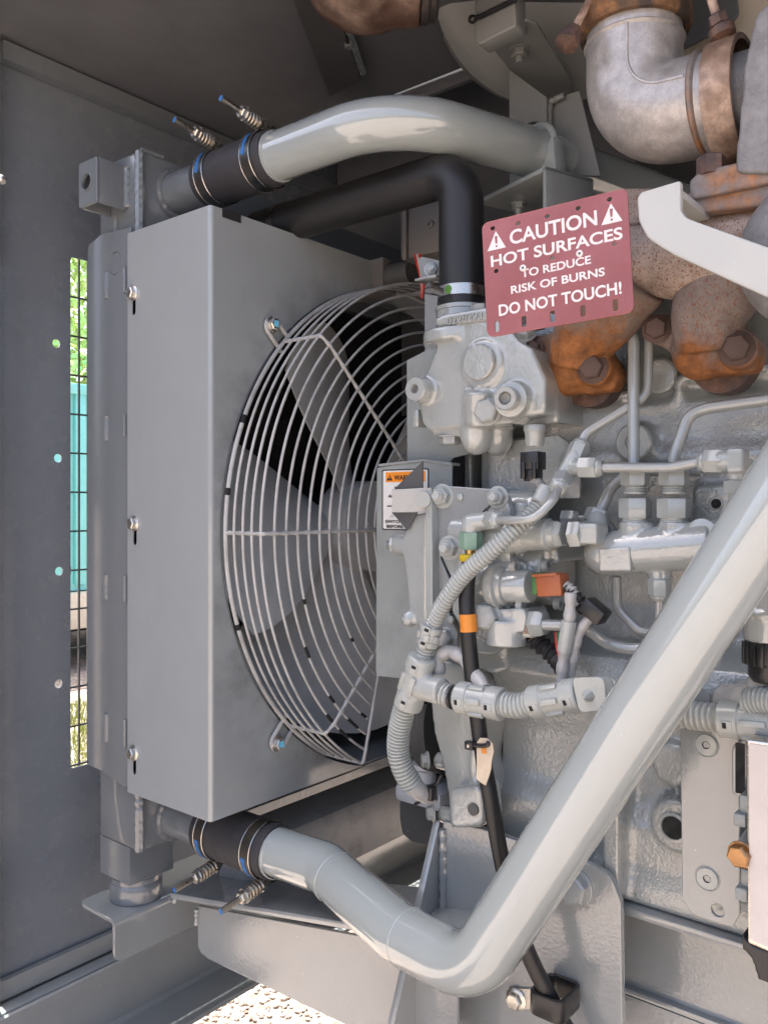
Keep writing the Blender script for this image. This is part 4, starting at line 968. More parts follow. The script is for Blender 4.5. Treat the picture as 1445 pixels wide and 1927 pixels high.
pl_ = px2([(818, 918), (835, 914), (955, 922), (905, 965), (835, 1025), (828, 1050), (845, 1090), (842, 1150), (860, 1190), (860, 1222), (820, 1216)], fX)
b = MB(); b.plate([rpoly(pl_, .004)], FX, fX, fX + .006, .0012); obj('bracket_plate', b, M['plate'], t_)
pl2 = px2([(948, 925), (960, 960), (958, 1215), (925, 1232), (880, 1228), (872, 1190), (850, 1150), (852, 1095), (832, 1050), (838, 1030), (910, 968)], fX - .004)
b = MB(); b.plate([rpoly(pl2, .006)], FX, fX - .004, fX + .01, .002); obj('pump_flange', b, M['cast'], t_)
for a, c, s in ((833, 934, .0125), (937, 936, .011), (847, 1031, .0125), (925, 1190, .012)): bolt(t_, P(a, c, X=fX - (.0 if a == 833 else .004)), (-1, -.12, .02), s, 'fit', 'nut', roll=.2)
bolt(t_, P(838, 1200, X=fX), (-1, -.1, 0), .0125, 'paint', 'hex')
for a, c in ((867, 935), (849, 1166)): q = P(a, c, X=fX); b = MB(); b.lathe([(.005, 0), (.0045, .003), (.0005, .004)], align(NX, q), 16); obj('rivet', b, M['fit'], t_)
for a, c, x in ((812, 1433, .93), (822, 1532, .93)): bolt(t_, P(a, c, X=x) + Vector((0, .006, 0)), (-.75, .65, 0), .0095, 'cast', 'flange')
# timing bracket: bar, sheet gussets and the tapered casting behind it
t_ = thing('belt_guard_bracket', 'grey rectangular bar on dark sheet gussets beside the warning decal', 'bracket', (.90, .72, -.03))
b = MB(); b.plate([px2([(737, 921), (811, 918), (811, 961), (737, 963)], .893)], FX, .893, .899, .0006); obj('bar', b, paint('worn_grey_bar', (.42, .42, .40), .35, grime=.3), t_)
b = MB(); b.plate([px2([(741, 921), (795, 868), (795, 918)], .90)], FX, .8995, .902, .0003); obj('gusset', b, M['darkgrey'], t_)
b = MB(); b.plate([px2([(737, 964), (785, 964), (766, 998)], .90)], FX, .8995, .902, .0003); obj('gusset', b, M['darkgrey'], t_)
q = P(799, 940, X=.888); b = MB(); b.cyl((.8925, q.y + .002, q.z), (.884, q.y, q.z), .0105, 24); obj('spacer', b, M['fit'], t_)
t_ = thing('idler_arm', 'smooth tapered grey casting with a bolt through its boss left of the vertical flange', 'arm', (.92, .72, -.2))
b = MB(); b.prism(px2([(775, 968), (806, 964), (806, 1178), (788, 1180), (770, 1170), (764, 1100), (757, 1050), (752, 1020)], .905), FX, .905, .95)
q = P(760, 1026, X=.92); b.cyl(q + Vector((0, .012, 0)), q + Vector((0, -.045, 0)), .0155, 28); b.sphere(P(770, 1165, X=.91), .012)
obj('arm_casting', b.cast(.0028, 6), M['cast'], t_)
bolt(t_, q + Vector((0, .011, 0)), (-.35, .93, 0), .011, 'fit', 'flangenut')
# belt pulleys in the shade behind
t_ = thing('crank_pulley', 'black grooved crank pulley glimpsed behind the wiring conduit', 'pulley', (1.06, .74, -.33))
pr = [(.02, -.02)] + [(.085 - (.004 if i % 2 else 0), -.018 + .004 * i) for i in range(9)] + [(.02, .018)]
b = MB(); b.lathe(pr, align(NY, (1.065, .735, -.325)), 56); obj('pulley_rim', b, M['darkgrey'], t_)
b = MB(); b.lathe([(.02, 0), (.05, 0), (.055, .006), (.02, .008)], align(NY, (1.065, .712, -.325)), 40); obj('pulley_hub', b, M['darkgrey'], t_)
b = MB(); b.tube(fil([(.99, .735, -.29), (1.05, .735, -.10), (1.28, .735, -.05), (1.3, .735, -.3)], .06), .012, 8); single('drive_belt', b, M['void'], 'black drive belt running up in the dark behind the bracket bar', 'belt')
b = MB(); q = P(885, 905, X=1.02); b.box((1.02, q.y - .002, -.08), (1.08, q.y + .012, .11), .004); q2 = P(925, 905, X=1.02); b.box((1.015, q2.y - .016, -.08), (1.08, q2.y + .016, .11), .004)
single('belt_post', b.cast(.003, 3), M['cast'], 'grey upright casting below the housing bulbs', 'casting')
b = MB(); b.box((1.1, .60, -.5), (1.3, .80, .2), .01); single('water_pump', b.cast(.006, 3), M['void'], 'water pump body coloured black for the shade between fan and engine', 'pump')  # plain block; the shade around it is put into its black colour
t_ = thing('washer_bottle', 'small white plastic reservoir with a cap behind the engine front', 'bottle', (1.10, .78, -.42))
q = P(800, 1485, X=1.06); b = MB(); b.box((1.03, q.y - .05, q.z - .02), (1.11, q.y + .04, q.z + .01), .01); obj('tank', b, M['white'], t_)
q = P(800, 1455, X=1.06); b = MB(); b.lathe([(.018, 0), (.018, .018), (.015, .02), (.022, .021), (.022, .028), (.01, .03)], T(q.x, q.y, q.z - .012), 28); obj('cap', b, M['white'], t_)

# ================================================================ EXHAUST
def mani(label, fl, bolts, runner, mt):
    t_ = thing('exhaust_manifold', label, 'manifold', P(*fl[0], X=.95), 'exhaust manifold sections')
    return t_
t_ = thing('exhaust_manifold', 'rust speckled cast exhaust manifold log behind the caution sign', 'manifold', (.93, .3, .2))
b = MB()
b.tube(smooth_path([P(1040, 520, X=.955), P(1130, 505, X=.94), P(1240, 490, X=.93), P(1330, 485, X=.925), P(1460, 470, X=.92)], 8), .047, 32, True, lambda i, n: .047 - .006 * math.exp(-((i - n * .45) / 5) ** 2))
b.prism(rpoly(px2([(1165, 352), (1262, 352), (1262, 420), (1165, 425)], .95), .004), FX, .95, .99)
obj('log', b.cast(.0034, 5), M['manifold'], t_)
for nm, c, bl, br, top, m_ in (('left_branch', (1085, 690), (1010, 660), (1133, 697), [(1088, 690), (1098, 640), (1145, 580), (1195, 520)], 'manifold1'), ('right_branch', (1335, 655), (1243, 622), (1400, 662), [(1335, 660), (1332, 605), (1350, 555), (1395, 490)], 'manifold2')):
    fx = .955
    b = MB()
    cl, cr, cc = P(*bl, X=fx), P(*br, X=fx), P(*c, X=fx)
    hull = px2([(bl[0] - 22, bl[1] - 10), (bl[0] - 5, bl[1] - 27), (bl[0] + 60, bl[1] - 40), (br[0] + 8, br[1] - 45), (br[0] + 38, br[1] + 5), (br[0] + 25, br[1] + 38), (c[0] + 25, c[1] + 52), (c[0] - 15, c[1] + 48), (bl[0] + 20, bl[1] + 42), (bl[0] - 15, bl[1] + 18)], fx)
    b.prism(rpoly(hull, .012), FX, fx - .004, fx + .02)
    b.cyl((fx - .024, cr.y, cr.z), (fx + .01, cr.y, cr.z), .021, 28); b.cyl((fx - .010, cl.y, cl.z), (fx + .01, cl.y, cl.z), .0165, 28)
    b.tube(smooth_path([P(a, d, X=fx - .012 - .006 * i) for i, (a, d) in enumerate(top)], 8), .035, 32, True, lambda i, n: .033 + .010 * min(1, i / n * 1.8))
    b.sphere(cc + Vector((.0, .008, 0)), .036, 24, (.72, .95, 1.0))
    br_ = obj(nm, b.cast(.003, 6), M[m_], t_)
    bolt(t_, cl + Vector((-.0125, 0, 0)), (-1, -.25, -.05), .0125, 'rustbolt', 'flange', roll=.4)
    bolt(t_, cr + Vector((-.0260, 0, 0)), (-1, -.2, -.05), .0145, 'rustbolt', 'flange', roll=.1)
    q = P(c[0] + 25, c[1] + 45, X=fx + .015); b = MB(); b.cyl((fx + .022, cc.y - .006, cc.z - .012), (fx + .05, cc.y - .006, cc.z - .012), .036, 36); obj('port_sleeve', b, M['rustbolt'], t_)
t_ = thing('exhaust_elbow', 'heat bleached pale steel exhaust elbow with weld seams at the top right', 'exhaust elbow', (.93, .35, .39))
ex, ey, ez = .93, .385, .440
ep = resample(fil([(ex, ey, .565), (ex, ey, ez), (ex, .285, ez - .008)], .066, 20), .006)
b = MB(); b.tube(ep, .0535, 56); obj('bend', b, M['elbow'], t_)
b = MB(); b.lathe([(.0525, -.0035), (.0562, 0), (.0525, .0035)], align((0, 0, 1), (ex, ey, .527)), 64, False); obj('weld_seam', b, M['elbow'], t_)
i = int(len(ep) * .86); b = MB(); b.lathe([(.053, -.004), (.0565, -.001), (.0565, .002), (.053, .005)], align(NY, (ex, .305, ez - .006)), 64, False); obj('weld_seam', b, M['turborust'], t_)
cs = [Vector((ex - .0535 * math.cos(s), ey, 0)) for s in (0,)]
sm = MB(); pth = []
for k_ in range(len(ep) // 6, len(ep) - 5):
    tg = (ep[k_ + 1] - ep[k_ - 1]).normalized(); nn = Vector((-1, 0, 0)); rr = tg.cross(nn).normalized(); pth.append(ep[k_] + (nn * math.cos(.25) - rr * math.sin(.25)) * .0535)
sm.tube(pth, .0019, 6); obj('weld_seam', sm, M['elbow'], t_)
def vband(label, c, ax, r_, w_, m_, bolt_at, bdir):
    t_ = thing('band_clamp', label, 'clamp', c)
    b = MB(); b.lathe([(r_ - .003, -w_ / 2), (r_ + .003, -w_ / 2), (r_ + .006, -w_ * .2), (r_ + .006, w_ * .2), (r_ + .003, w_ / 2), (r_ - .003, w_ / 2)], align(ax, c), 64, False); obj('band', b, M[m_], t_)
    q = Vector(bolt_at); bd = Vector(bdir).normalized()
    b = MB(); b.cyl(q - bd * .015, q + bd * .07, .0045, 14); obj('clamp_bolt', b, M['brownband'], t_)
    fr = align(bd, q); b = MB(); b.lathe([(.0095, -.004), (.0095, .006), (.008, .0075)], fr, 6); obj('nut', b, M['rustbolt'], t_)
    b = MB(); b.lathe([(.006, -.018), (.013, -.016), (.013, -.008), (.009, -.005)], fr, 20); obj('trunnion', b, M['rustbolt'], t_)
vband('rusty orange band clamp round the top of the exhaust elbow', (ex, ey, .551), (0, 0, 1), .0575, .026, 'rustring', P(1076, 62, t=.93), (.45, -.2, .85))
vband('brown heat stained band clamp between elbow and turbocharger', (ex, .276, ez - .010), NY, .060, .030, 'brownband', P(1352, 40, t=.86), (-.1, .25, .95))
b = MB(); b.tube([(ex, ey, .56), (ex, ey, .72), (ex + .1, ey + .05, .9)], .056, 48); single('exhaust_riser', b, M['darkpipe'], 'dark scaled exhaust pipe rising above the elbow out of the picture', 'pipe')
# turbocharger housing at the right edge
t_ = thing('turbocharger', 'grey cast turbocharger housing on a rusty flange at the right edge', 'turbocharger', (.92, .2, .2))
b = MB()
tp = lambda a, c, X: P(a, c, X=X)
b.cyl((ex, .295, ez - .010), (ex, .22, ez - .012), .046, 40)
b.prism(rpoly(px2([(1420, 30), (1500, -60), (1620, 0), (1620, 330), (1380, 325), (1390, 230), (1400, 120)], .86), .01), FX, .86, 1.0)
obj('turbine_housing', b.cast(.0034, 6), M['turbo'], t_)
b = MB(); b.prism(rpoly(px2([(1295, 340), (1320, 318), (1450, 292), (1600, 262), (1600, 320), (1445, 345), (1300, 375)], .865), .004), FX, .865, .98); obj('flange', b.cast(.0026, 4), M['turborust'], t_)
b = MB(); b.prism(rpoly(px2([(1278, 376), (1310, 350), (1470, 322), (1600, 300), (1600, 372), (1445, 385), (1285, 402)], .872), .004), FX, .872, .98); obj('lower_flange', b.cast(.0026, 4), M['turborust'], t_)
b = MB(); b.prism(rpoly(px2([(1290, 395), (1600, 365), (1600, 520), (1440, 480), (1330, 440)], .90), .01), FX, .90, .99); obj('pedestal', b.cast(.003, 5), M['turborust'], t_)
q = P(1338, 312, X=.875); b = MB(); b.lathe([(.0145, -.01), (.0145, .008), (.013, .0095)], align((0, 0, 1), q), 6); obj('bolt', b, M['rustbolt'], t_)
b = MB(); b.sphere(P(1545, 470, X=.87), .075, 32, (.6, 1, 1)); obj('compressor_volute', b, M['turbo'], t_)
# bright lifting bracket in front
t_ = thing('lifting_bracket', 'bent bracket in grey paint lightened as if sky lit, sweeping to the right below the turbocharger', 'bracket', (.78, .25, .2))
bX = .80
ob = [(1198, 372), (1206, 360), (1280, 338), (1281, 395), (1290, 408), (1310, 416), (1600, 520), (1600, 620), (1445, 560), (1265, 478), (1218, 448), (1201, 415)]
b = MB(); b.plate([rpoly(px2(ob, bX), [.006, .006, .003, .006, .01, .01, 0, 0, .05, .03, .03, .02], 6)], FX, bX, bX + .009, .0022); obj('plate', b, M['pale'], t_)
qa, qb = P(1205, 361, X=bX), P(1279, 340, X=bX); b = MB(); b.box((bX + .009, qb.y, qa.z - .012), (bX + .09, qa.y, qa.z - .004), .002); obj('return_flange', b, M['pale'], t_)
# brown pipe at the top
t_ = thing('exhaust_outlet', 'brown scaled exhaust outlet hanging below the roof at the top centre', 'exhaust', (1.0, .75, .69))
q0, q1 = P(655, -22, t=1.06), P(775, -22, t=1.06); ax = (q1 - q0).normalized()
b = MB(); c0 = P(690, -34, t=1.08); b.sphere(c0, .068, 40, (1.15, 1.15, .78)); b.cyl(c0, c0 + ax * .068, .052, 40); obj('bulb', b.cast(.003, 5), M['brownpipe'], t_)
b = MB(); b.lathe([(.045, 0), (.052, .004), (.052, .012), (.049, .016), (.049, .022), (.043, .026)], align(ax, c0 + ax * .066 + Vector((0, 0, .004))), 48); obj('collar', b, M['darkpipe'], t_)
b = MB(); b.cyl(c0 + ax * .06 + Vector((0, 0, .01)), c0 + ax * .19 + Vector((0, 0, .055)), .036, 40); obj('outlet_tube', b, M['brownband'], t_)
# air cleaner drum with bracket
t_ = thing('air_cleaner', 'big warm grey air cleaner drum with a strap at the top', 'air cleaner', (1.15, .55, .6))
dc = P(1048, -62, t=1.30); dn = (-.70, -.60, -.36)
b = MB(); b.lathe([(.001, .012), (.14, .013), (.172, .006), (.186, -.004), (.193, -.012), (.193, -.024), (.186, -.032), (.186, -.09), (.001, -.09)], align(dn, dc), 72); obj('drum', b, M['aircleaner'], t_)
t_ = thing('cleaner_bracket', 'grey angled bracket plates bolted under the air cleaner', 'bracket', (1.2, .55, .45))
zb2 = .66
hz_ = [P(a, c, Z=zb2) for a, c in ((914, 74), (990, 38), (1010, 45), (1075, 150), (1080, 225), (1030, 185), (960, 132))]
b = MB(); b.plate([rpoly([(q.x, q.y) for q in hz_], .006)], T(0, 0, zb2) @ FZ, 0, .005, .001); obj('shelf', b, M['aircleaner'], t_)
q = P(977, 92, Z=zb2); bolt(t_, q, (0, 0, -1), .012, 'aircleaner', 'nut')
vX = P(962, 130, Z=zb2).x
ul = [(958, 130), (1028, 182), (1030, 330), (958, 330)]
b = MB(); hq = P(998, 262, X=vX); b.plate([px2(ul, vX), circ(hq.y, hq.z, .026, 32)], FX, vX, vX + .005, .0008); obj('upright', b, M['aircleaner'], t_)
b = MB(); b.plate([px2([(1032, 186), (1090, 170), (1130, 330), (1034, 330)], vX + .02)], FX, vX + .02, vX + .025, .0008); obj('back_web', b, M['aircleaner'], t_)
obj('weld', weld([P(1033, 250, X=vX + .012), P(1034, 192, X=vX + .012), P(1062, 178, X=vX + .012)], .005, 100), M['aircleaner'], t_)
t_ = thing('strap_end', 'pale grey strap with a black cable tie across it at the top', 'strap', (1.0, .5, .6))
b = MB(); b.plate([rpoly(px2([(893, -20), (893, 72), (900, 84), (972, 48), (968, -20)], .99), .006)], FX, .99, 1.02, .003); obj('band', b, M['aircleaner'], t_)
b = MB(); b.tube([P(884, 36, X=.985), P(905, 30, X=.985), P(970, -2, X=.985)], .0036, 8); b.sphere(P(889, 35, X=.984), .0065, 14, (1, 1, .9)); obj('cable_tie', b, M['black'], t_)
b = MB(); b.plate([px2([(1100, -40), (1460, -40), (1460, 345), (1380, 345), (1240, 200)], 1.10)], FX, 1.10, 1.105, .001); single('heat_shield', b, M['beige'], 'beige heat shield panel behind the exhaust elbow', 'panel')
b = MB(); b.plate([rpoly(px2([(1225, -40), (1385, -30), (1390, 25), (1375, 45), (1250, 110), (1225, 60)], 1.06), .008)], FX, 1.06, 1.064, .001); single('dark_shield', b, M['darkgrey'], 'dark rounded plate above the elbow in front of the beige panel', 'plate')

# ================================================================ CAUTION SIGN
TL, TR, BL = P(906, 420, t=.915), P(1180, 352, t=.835), P(918, 635, t=.91)
sU = (TR - TL); sV = (TL - BL); SW, SH = sU.length, sV.length; sU.normalize(); sV = (sV - sU * sV.dot(sU)).normalized(); sN = sU.cross(sV)
SO = TL - sV * SH
SF = Matrix(((sU.x, sV.x, sN.x, SO.x), (sU.y, sV.y, sN.y, SO.y), (sU.z, sV.z, sN.z, SO.z), (0, 0, 0, 1)))
t_ = thing('caution_sign', 'red metal caution sign with white lettering and punched holes and slots', 'sign', SO)
hol = [circ(SW * u, SH * (1 - v), .0024, 18) for u, v in ((.08, .065), (.265, .075), (.47, .075), (.68, .07), (.885, .06), (.09, .44), (.49, .43), (.90, .425))]
slots = [capsule(SW * u, SH * .085, .0024, .0075) for u in (.075, .27, .47, .675, .885)]
ol = [(0, 0), (SW, 0), (SW, SH), (0, SH)]
b = MB(); b.plate([rpoly(ol, .009)] + hol + slots, SF, -.0016, 0, .0003)
me = b.mesh('sheet')
obj('sheet', me, M['sign'], t_)
def st_(s, u0, u1, v0, v1): text(s, M['signwhite'], t_, SO, sU, sV, (u0 * SW, u1 * SW, v0 * SH, v1 * SH), 'lettering', .022, .0001, .0001)
st_('CAUTION', .20, .80, .755, .880); st_('HOT SURFACES', .055, .955, .60, .70)
st_('TO REDUCE', .27, .745, .455, .525); st_('RISK OF BURNS', .19, .83, .335, .405); st_('DO NOT TOUCH!', .095, .93, .165, .265)
for u in (.035, .825):
    q = MB(); q.prism([(SW * u, SH * .745), (SW * (u + .135), SH * .745), (SW * (u + .0675), SH * .905)], SF, .0001, .00025); tr = obj('warning_triangle', q, M['signwhite'], t_)
    q = MB(); q.prism([(SW * (u + .061), SH * .795), (SW * (u + .074), SH * .795), (SW * (u + .077), SH * .86), (SW * (u + .058), SH * .86)], SF, .0003, .0004); obj('exclamation_bar', q, M['sign'], tr)
    q = MB(); q.prism([(SW * (u + .061), SH * .765), (SW * (u + .074), SH * .765), (SW * (u + .074), SH * .78), (SW * (u + .061), SH * .78)], SF, .0003, .0004); obj('exclamation_dot', q, M['sign'], tr)
for u, v in ((.285, .535), (.675, .555)):
    q = MB(); q.lathe([(.0036, .0), (.0036, .0012), (.003, .0018), (.0014, .0018), (.0012, -.001)], SF @ T(u * SW, v * SH, 0), 24, False); rv = obj('rivet', q, M['signwhite'], t_)
    q = MB(); q.lathe([(.0013, .0008), (.0002, .0008)], SF @ T(u * SW, v * SH, 0), 16, False); obj('rivet_hole', q, M['void'], rv)
# ================================================================ FUEL PUMP
pX = .90
def along(a, bq, s): return Vector(a).lerp(Vector(bq), s)
t_ = thing('fuel_pump', 'grey cast high pressure fuel pump with the orange plug on its nose', 'pump', (.93, .5, -.2))
b = MB()
yc = lambda a, c, X: P(a, c, X=X)
A_, B_ = yc(905, 1095, .925), yc(985, 1095, .925); b.cyl(A_, B_, .036, 36)
b.prism(rpoly(px2([(890, 1055), (960, 1050), (990, 1060), (990, 1150), (900, 1150)], .91), .008), FX, .91, .98)
A_, B_ = yc(985, 1075, .96), yc(1050, 1072, .96); b.cyl(A_, B_, .045, 40)
A_, B_ = yc(860, 1000, .925), yc(985, 1005, .925); b.cyl(A_, B_, .026, 32)
A_, B_ = yc(960, 955, .94), yc(1020, 955, .94); b.cyl(A_, B_, .022, 28)
b.prism(rpoly(px2([(920, 985), (1050, 1015), (1060, 1060), (930, 1060)], .935), .006), FX, .925, 1.0)
q = yc(985, 945, .925); b.cyl(q, q + Vector((0, 0, -.03)), .013, 24)
obj('pump_body', b.cast(.0021, 4), M['cast'], t_)
q0, q1 = yc(946, 1103, .90), yc(1000, 1103, .90); ax = (q1 - q0).normalized()
b = MB(); b.lathe([(.0285, -.012), (.030, -.008), (.030, 0), (.0245, .002), (.0245, .008), (.0205, .009), (.0205, .037), (.0185, .040), (.001, .040)], align(ax, q0), 40); obj('solenoid', b, M['cast'], t_)
for a, c in ((962, 1066), (975, 1140)): q = yc(a, c, .895); bolt(t_, q, ax, .0075, 'cast', 'socket')
q = yc(1022, 1064, .915); bolt(t_, q, ax, .0075, 'cast', 'socket')
bolt(t_, yc(1045, 1137, .93), ax, .0075, 'cast', 'socket')
# disc behind
b = MB(); q = yc(1050, 1072, .962); b.lathe([(.046, -.006), (.046, 0), (.044, .002), (.001, .002)], align(ax, q), 48); obj('rear_disc', b, M['cast'], t_)
# metering valve with hexes (upper)
q0 = yc(983, 1008, .905); b = MB(); b.lathe([(.0215, -.05), (.0215, 0), (.0195, .003), (.0185, .008), (.0185, .030), (.0195, .032), (.0195, .037), (.016, .04), (.016, .047), (.012, .05)], align(ax, q0), 36); obj('metering_valve', b, M['fit'], t_)
b = MB(); b.lathe([(.0165, .043), (.0165, .054), (.0145, .056)], align(ax, q0), 6); obj('hex_nut', b, M['fit'], t_)
# lower banjo block
b = MB(); b.prism(rpoly(px2([(900, 1148), (985, 1145), (990, 1160), (985, 1190), (955, 1192), (905, 1182)], .885), .006), FX, .885, .94)
q = yc(952, 1195, .90); b.cyl(q + Vector((0, 0, .02)), q + Vector((0, 0, -.012)), .026, 32)
for a in (910, 998): q = yc(a, 1187, .905); b.cyl(q + Vector((0, 0, .015)), q + Vector((0, 0, -.008)), .009, 20)
obj('banjo_block', b.cast(.0019, 3), M['cast'], t_)
bolt(t_, yc(917, 1161, .884), (-1, -.1, .1), .0165, 'cast', 'hex')
q = yc(988, 1172, .90); b = MB(); b.lathe([(.0135, 0), (.0135, .008), (.012, .009)], align(ax, q), 28); obj('collar', b, M['brownband'], t_)
b = MB(); b.lathe([(.0155, .009), (.017, .012), (.017, .024), (.014, .028)], align(ax, q), 6); obj('union_nut', b, M['fit'], t_)
# orange connector
t_ = thing('orange_plug', 'terracotta orange electrical plug with a green seal on the pump solenoid', 'connector', (.89, .45, -.1))
c = yc(1040, 1101, .888); b = MB(); b.box((-.0125, -.0165, -.0125), (.0125, .0155, .0125), .0022, T(c) @ Matrix.Rotation(R(-6), 4, 'X')); b.box((-.0145, -.0135, .011), (.002, .0195, .0145), .001, T(c) @ Matrix.Rotation(R(-6), 4, 'X')); hs = obj('housing', b, M['terracotta'], t_)
c2 = yc(1014, 1098, .89); b = MB(); b.box((-.012, -.004, -.013), (.012, .004, .013), .002, T(c2)); obj('seal', b, M['cgreen'], t_)
for k_, pts in enumerate(([(1064, 1100), (1078, 1112), (1082, 1130), (1076, 1160)], [(1064, 1104), (1090, 1125), (1098, 1140), (1088, 1150)])):
    b = MB(); b.tube(smooth_path([yc(a, d, .885) for a, d in pts]), .0055, 10, True, lambda i, n: .005 + .0012 * math.sin(i * 1.3 + k_)); obj('taped_lead', b, M['tape' if k_ == 0 else 'black'], t_)
# two taped leads dropping to the harness
for lab, pts, r_ in (('nearer', [(1074, 1115), (1072, 1160), (1066, 1200), (1060, 1240), (1056, 1285)], .0068), ('farther', [(1125, 1150), (1100, 1175), (1085, 1205), (1078, 1245), (1068, 1285)], .0062)):
    t_ = thing('taped_wire', f'silver taped wire dropping from the pump plugs to the harness, the {lab} of two', 'wire', yc(*pts[-1], .88), 'taped wires below the orange plug')
    pp = resample(smooth_path([yc(a, d, .88 if lab == 'nearer' else .89) for a, d in pts]), .003)
    b = MB(); b.tube(pp, r_, 12, True, lambda i, n: r_ * (1 + .10 * math.sin(i * .9) + .05 * math.sin(i * 2.3))); obj('taping', b, M['tape'], t_)
    if lab == 'nearer':
        i = int(len(pp) * .42); b = MB(); b.tube(pp[i - 4:i + 9], .0088, 16); obj('sleeve', b, M['conduit'], t_)
    else:
        b = MB(); b.box((-.012, -.014, -.009), (.012, .014, .009), .002, T(yc(1120, 1150, .89)) @ Matrix.Rotation(R(35), 4, 'X')); obj('torn_boot', b, M['black'], t_)
b = MB(); b.tube(smooth_path([yc(1000, 1195, .915), yc(1020, 1215, .92), yc(1045, 1235, .92), yc(1060, 1255, .91)]), .011, 10, True, lambda i, n: .011 + .002 * math.sin(i * 1.1)); lo_ = single('black_loom', b, M['rubber'], 'black taped wire loom in the shade under the fuel pump', 'wire')
for k_, m_ in enumerate(('redwire', 'gwire')):
    b = MB(); b.tube(smooth_path([yc(1046 + 4 * k_, 1190, .905), yc(1048 + 4 * k_, 1215, .902), yc(1052 + 4 * k_, 1235, .903)]), .0022, 8); obj('wire', b, M[m_], lo_)

# ================================================================ FUEL LINES
def line(label, pts, r_, rad, nuts=(), name='fuel_line', m_='tubepaint'):
    """pts: (px, py, X); nuts: (index-of-end, length, radius)"""
    p = [P(a, c, X=x) for a, c, x in pts]
    t_ = thing(name, label, 'fuel line', p[0])
    b = MB(); b.tube(resample(fil(p, rad, 8), .006), r_, 14); obj('tube', b, M[m_], t_)
    for end, L, rn in nuts:
        a, c = (p[0], p[1]) if end == 0 else (p[-1], p[-2])
        d = (c - a).normalized()
        b = MB(); b.lathe([(rn * .95, -.001), (rn, .001), (rn, L * .72), (rn * .86, L * .78)], align(d, a), 6); nt_ = obj('union_nut', b, M['fit'], t_)
        b = MB(); b.lathe([(rn * .80, L * .70), (rn * .82, L * .85), (rn * .62, L), (r_ * .9, L)], align(d, a), 24); obj('nut_collar', b, M['fit'], nt_)
    return t_
line('grey fuel line curving from the green fitting up to the tee', [(922, 979, .868), (960, 979, .850), (1005, 978, .845), (1042, 940, .862), (1058, 900, .900)], .0052, .02, [(0, .022, .0118), (1, .026, .0125)])
line('grey fuel line from the tee up behind the manifold branch', [(1083, 860, .915), (1102, 815, .925), (1205, 752, .955), (1218, 735, .96), (1221, 640, .965), (1216, 560, .97)], .0058, .018, [(0, .022, .0125)])
line('short horizontal grey fuel line crossing in front of both injector unions', [(1092, 880, .905), (1140, 880, .91), (1260, 880, .91), (1322, 868, .91), (1362, 868, .91)], .0058, .03, [(0, .026, .013), (1, .026, .0135)])
line('vertical grey injector line dropping to the left union', [(1192, 905, .935), (1192, 640, .95), (1180, 610, .955), (1120, 585, .97)], .0068, .02)
line('grey injector line bending in from the right edge to the right union', [(1267, 905, .935), (1267, 862, .935), (1296, 780, .945), (1330, 768, .95), (1500, 745, .94)], .0066, .02)
line('darker grey line rising from the angle fitting behind the unions', [(1118, 985, .935), (1150, 915, .955), (1190, 885, .97), (1320, 885, .975)], .0072, .03)
line('thin grey return line from the banjo block to the right', [(1018, 1176, .895), (1100, 1178, .90), (1140, 1212, .92), (1185, 1222, .93), (1270, 1215, .94)], .0068, .03)
line('thin grey line bending down below the rail', [(1160, 1085, .95), (1160, 1145, .955), (1205, 1190, .955), (1260, 1188, .955)], .0058, .022)
line('short grey line dropping from the nut under the rail', [(1241, 1090, .93), (1241, 1220, .94)], .0058, 0, [(0, .024, .0125)])
line('thin grey line behind the angle fitting', [(1060, 975, .955), (1115, 976, .96), (1150, 985, .965), (1163, 1030, .965)], .005, .02, [(0, .02, .011)])
# tee
t_ = thing('fuel_tee', 'grey painted tee fitting joining three fuel lines', 'fitting', P(1065, 890, X=.905))
a, c = P(1056, 905, X=.905), P(1086, 852, X=.915); m_ = P(1071, 880, X=.910)
b = MB(); b.cyl(a, c, .0105, 20); b.cyl(m_, P(1098, 880, X=.905), .0095, 20); obj('tee_body', b.cast(.0018, 3), M['fit'], t_)
# elbow at right end of the horizontal line
t_ = thing('elbow_fitting', 'grey angle fitting at the right end of the horizontal fuel line beside the pipe', 'fitting', P(1388, 900, X=.91))
b = MB(); q = P(1388, 866, X=.91); b.cyl(P(1352, 868, X=.91), q, .0125, 20); b.box((q.x - .0125, q.y - .0095, q.z - .0135), (q.x + .0125, q.y + .009, q.z + .0125), .003); b.cyl(q, P(1385, 905, X=.91), .0095, 20); obj('elbow_body', b.cast(.0018, 3), M['fit'], t_)
pr = [(.0085, 0)] + [x for i in range(4) for x in ((.0092, .001 + i * .003), (.0078, .0025 + i * .003))]
b = MB(); b.lathe(pr, align((0, 0, -1), P(1385, 893, X=.91)), 16); obj('thread', b, M['fit'], t_)
b = MB(); b.lathe([(.0125, 0), (.0125, .012), (.012, .013)], align((0, 0, -1), P(1385, 905, X=.91)), 6); obj('nut', b, M['fit'], t_)
b = MB(); b.box((.905, P(1420, 950, X=.905).y, P(1380, 1040, X=.905).z), (.935, P(1368, 950, X=.905).y, P(1380, 920, X=.905).z), .004); obj('pillar', b, M['fit'], t_)
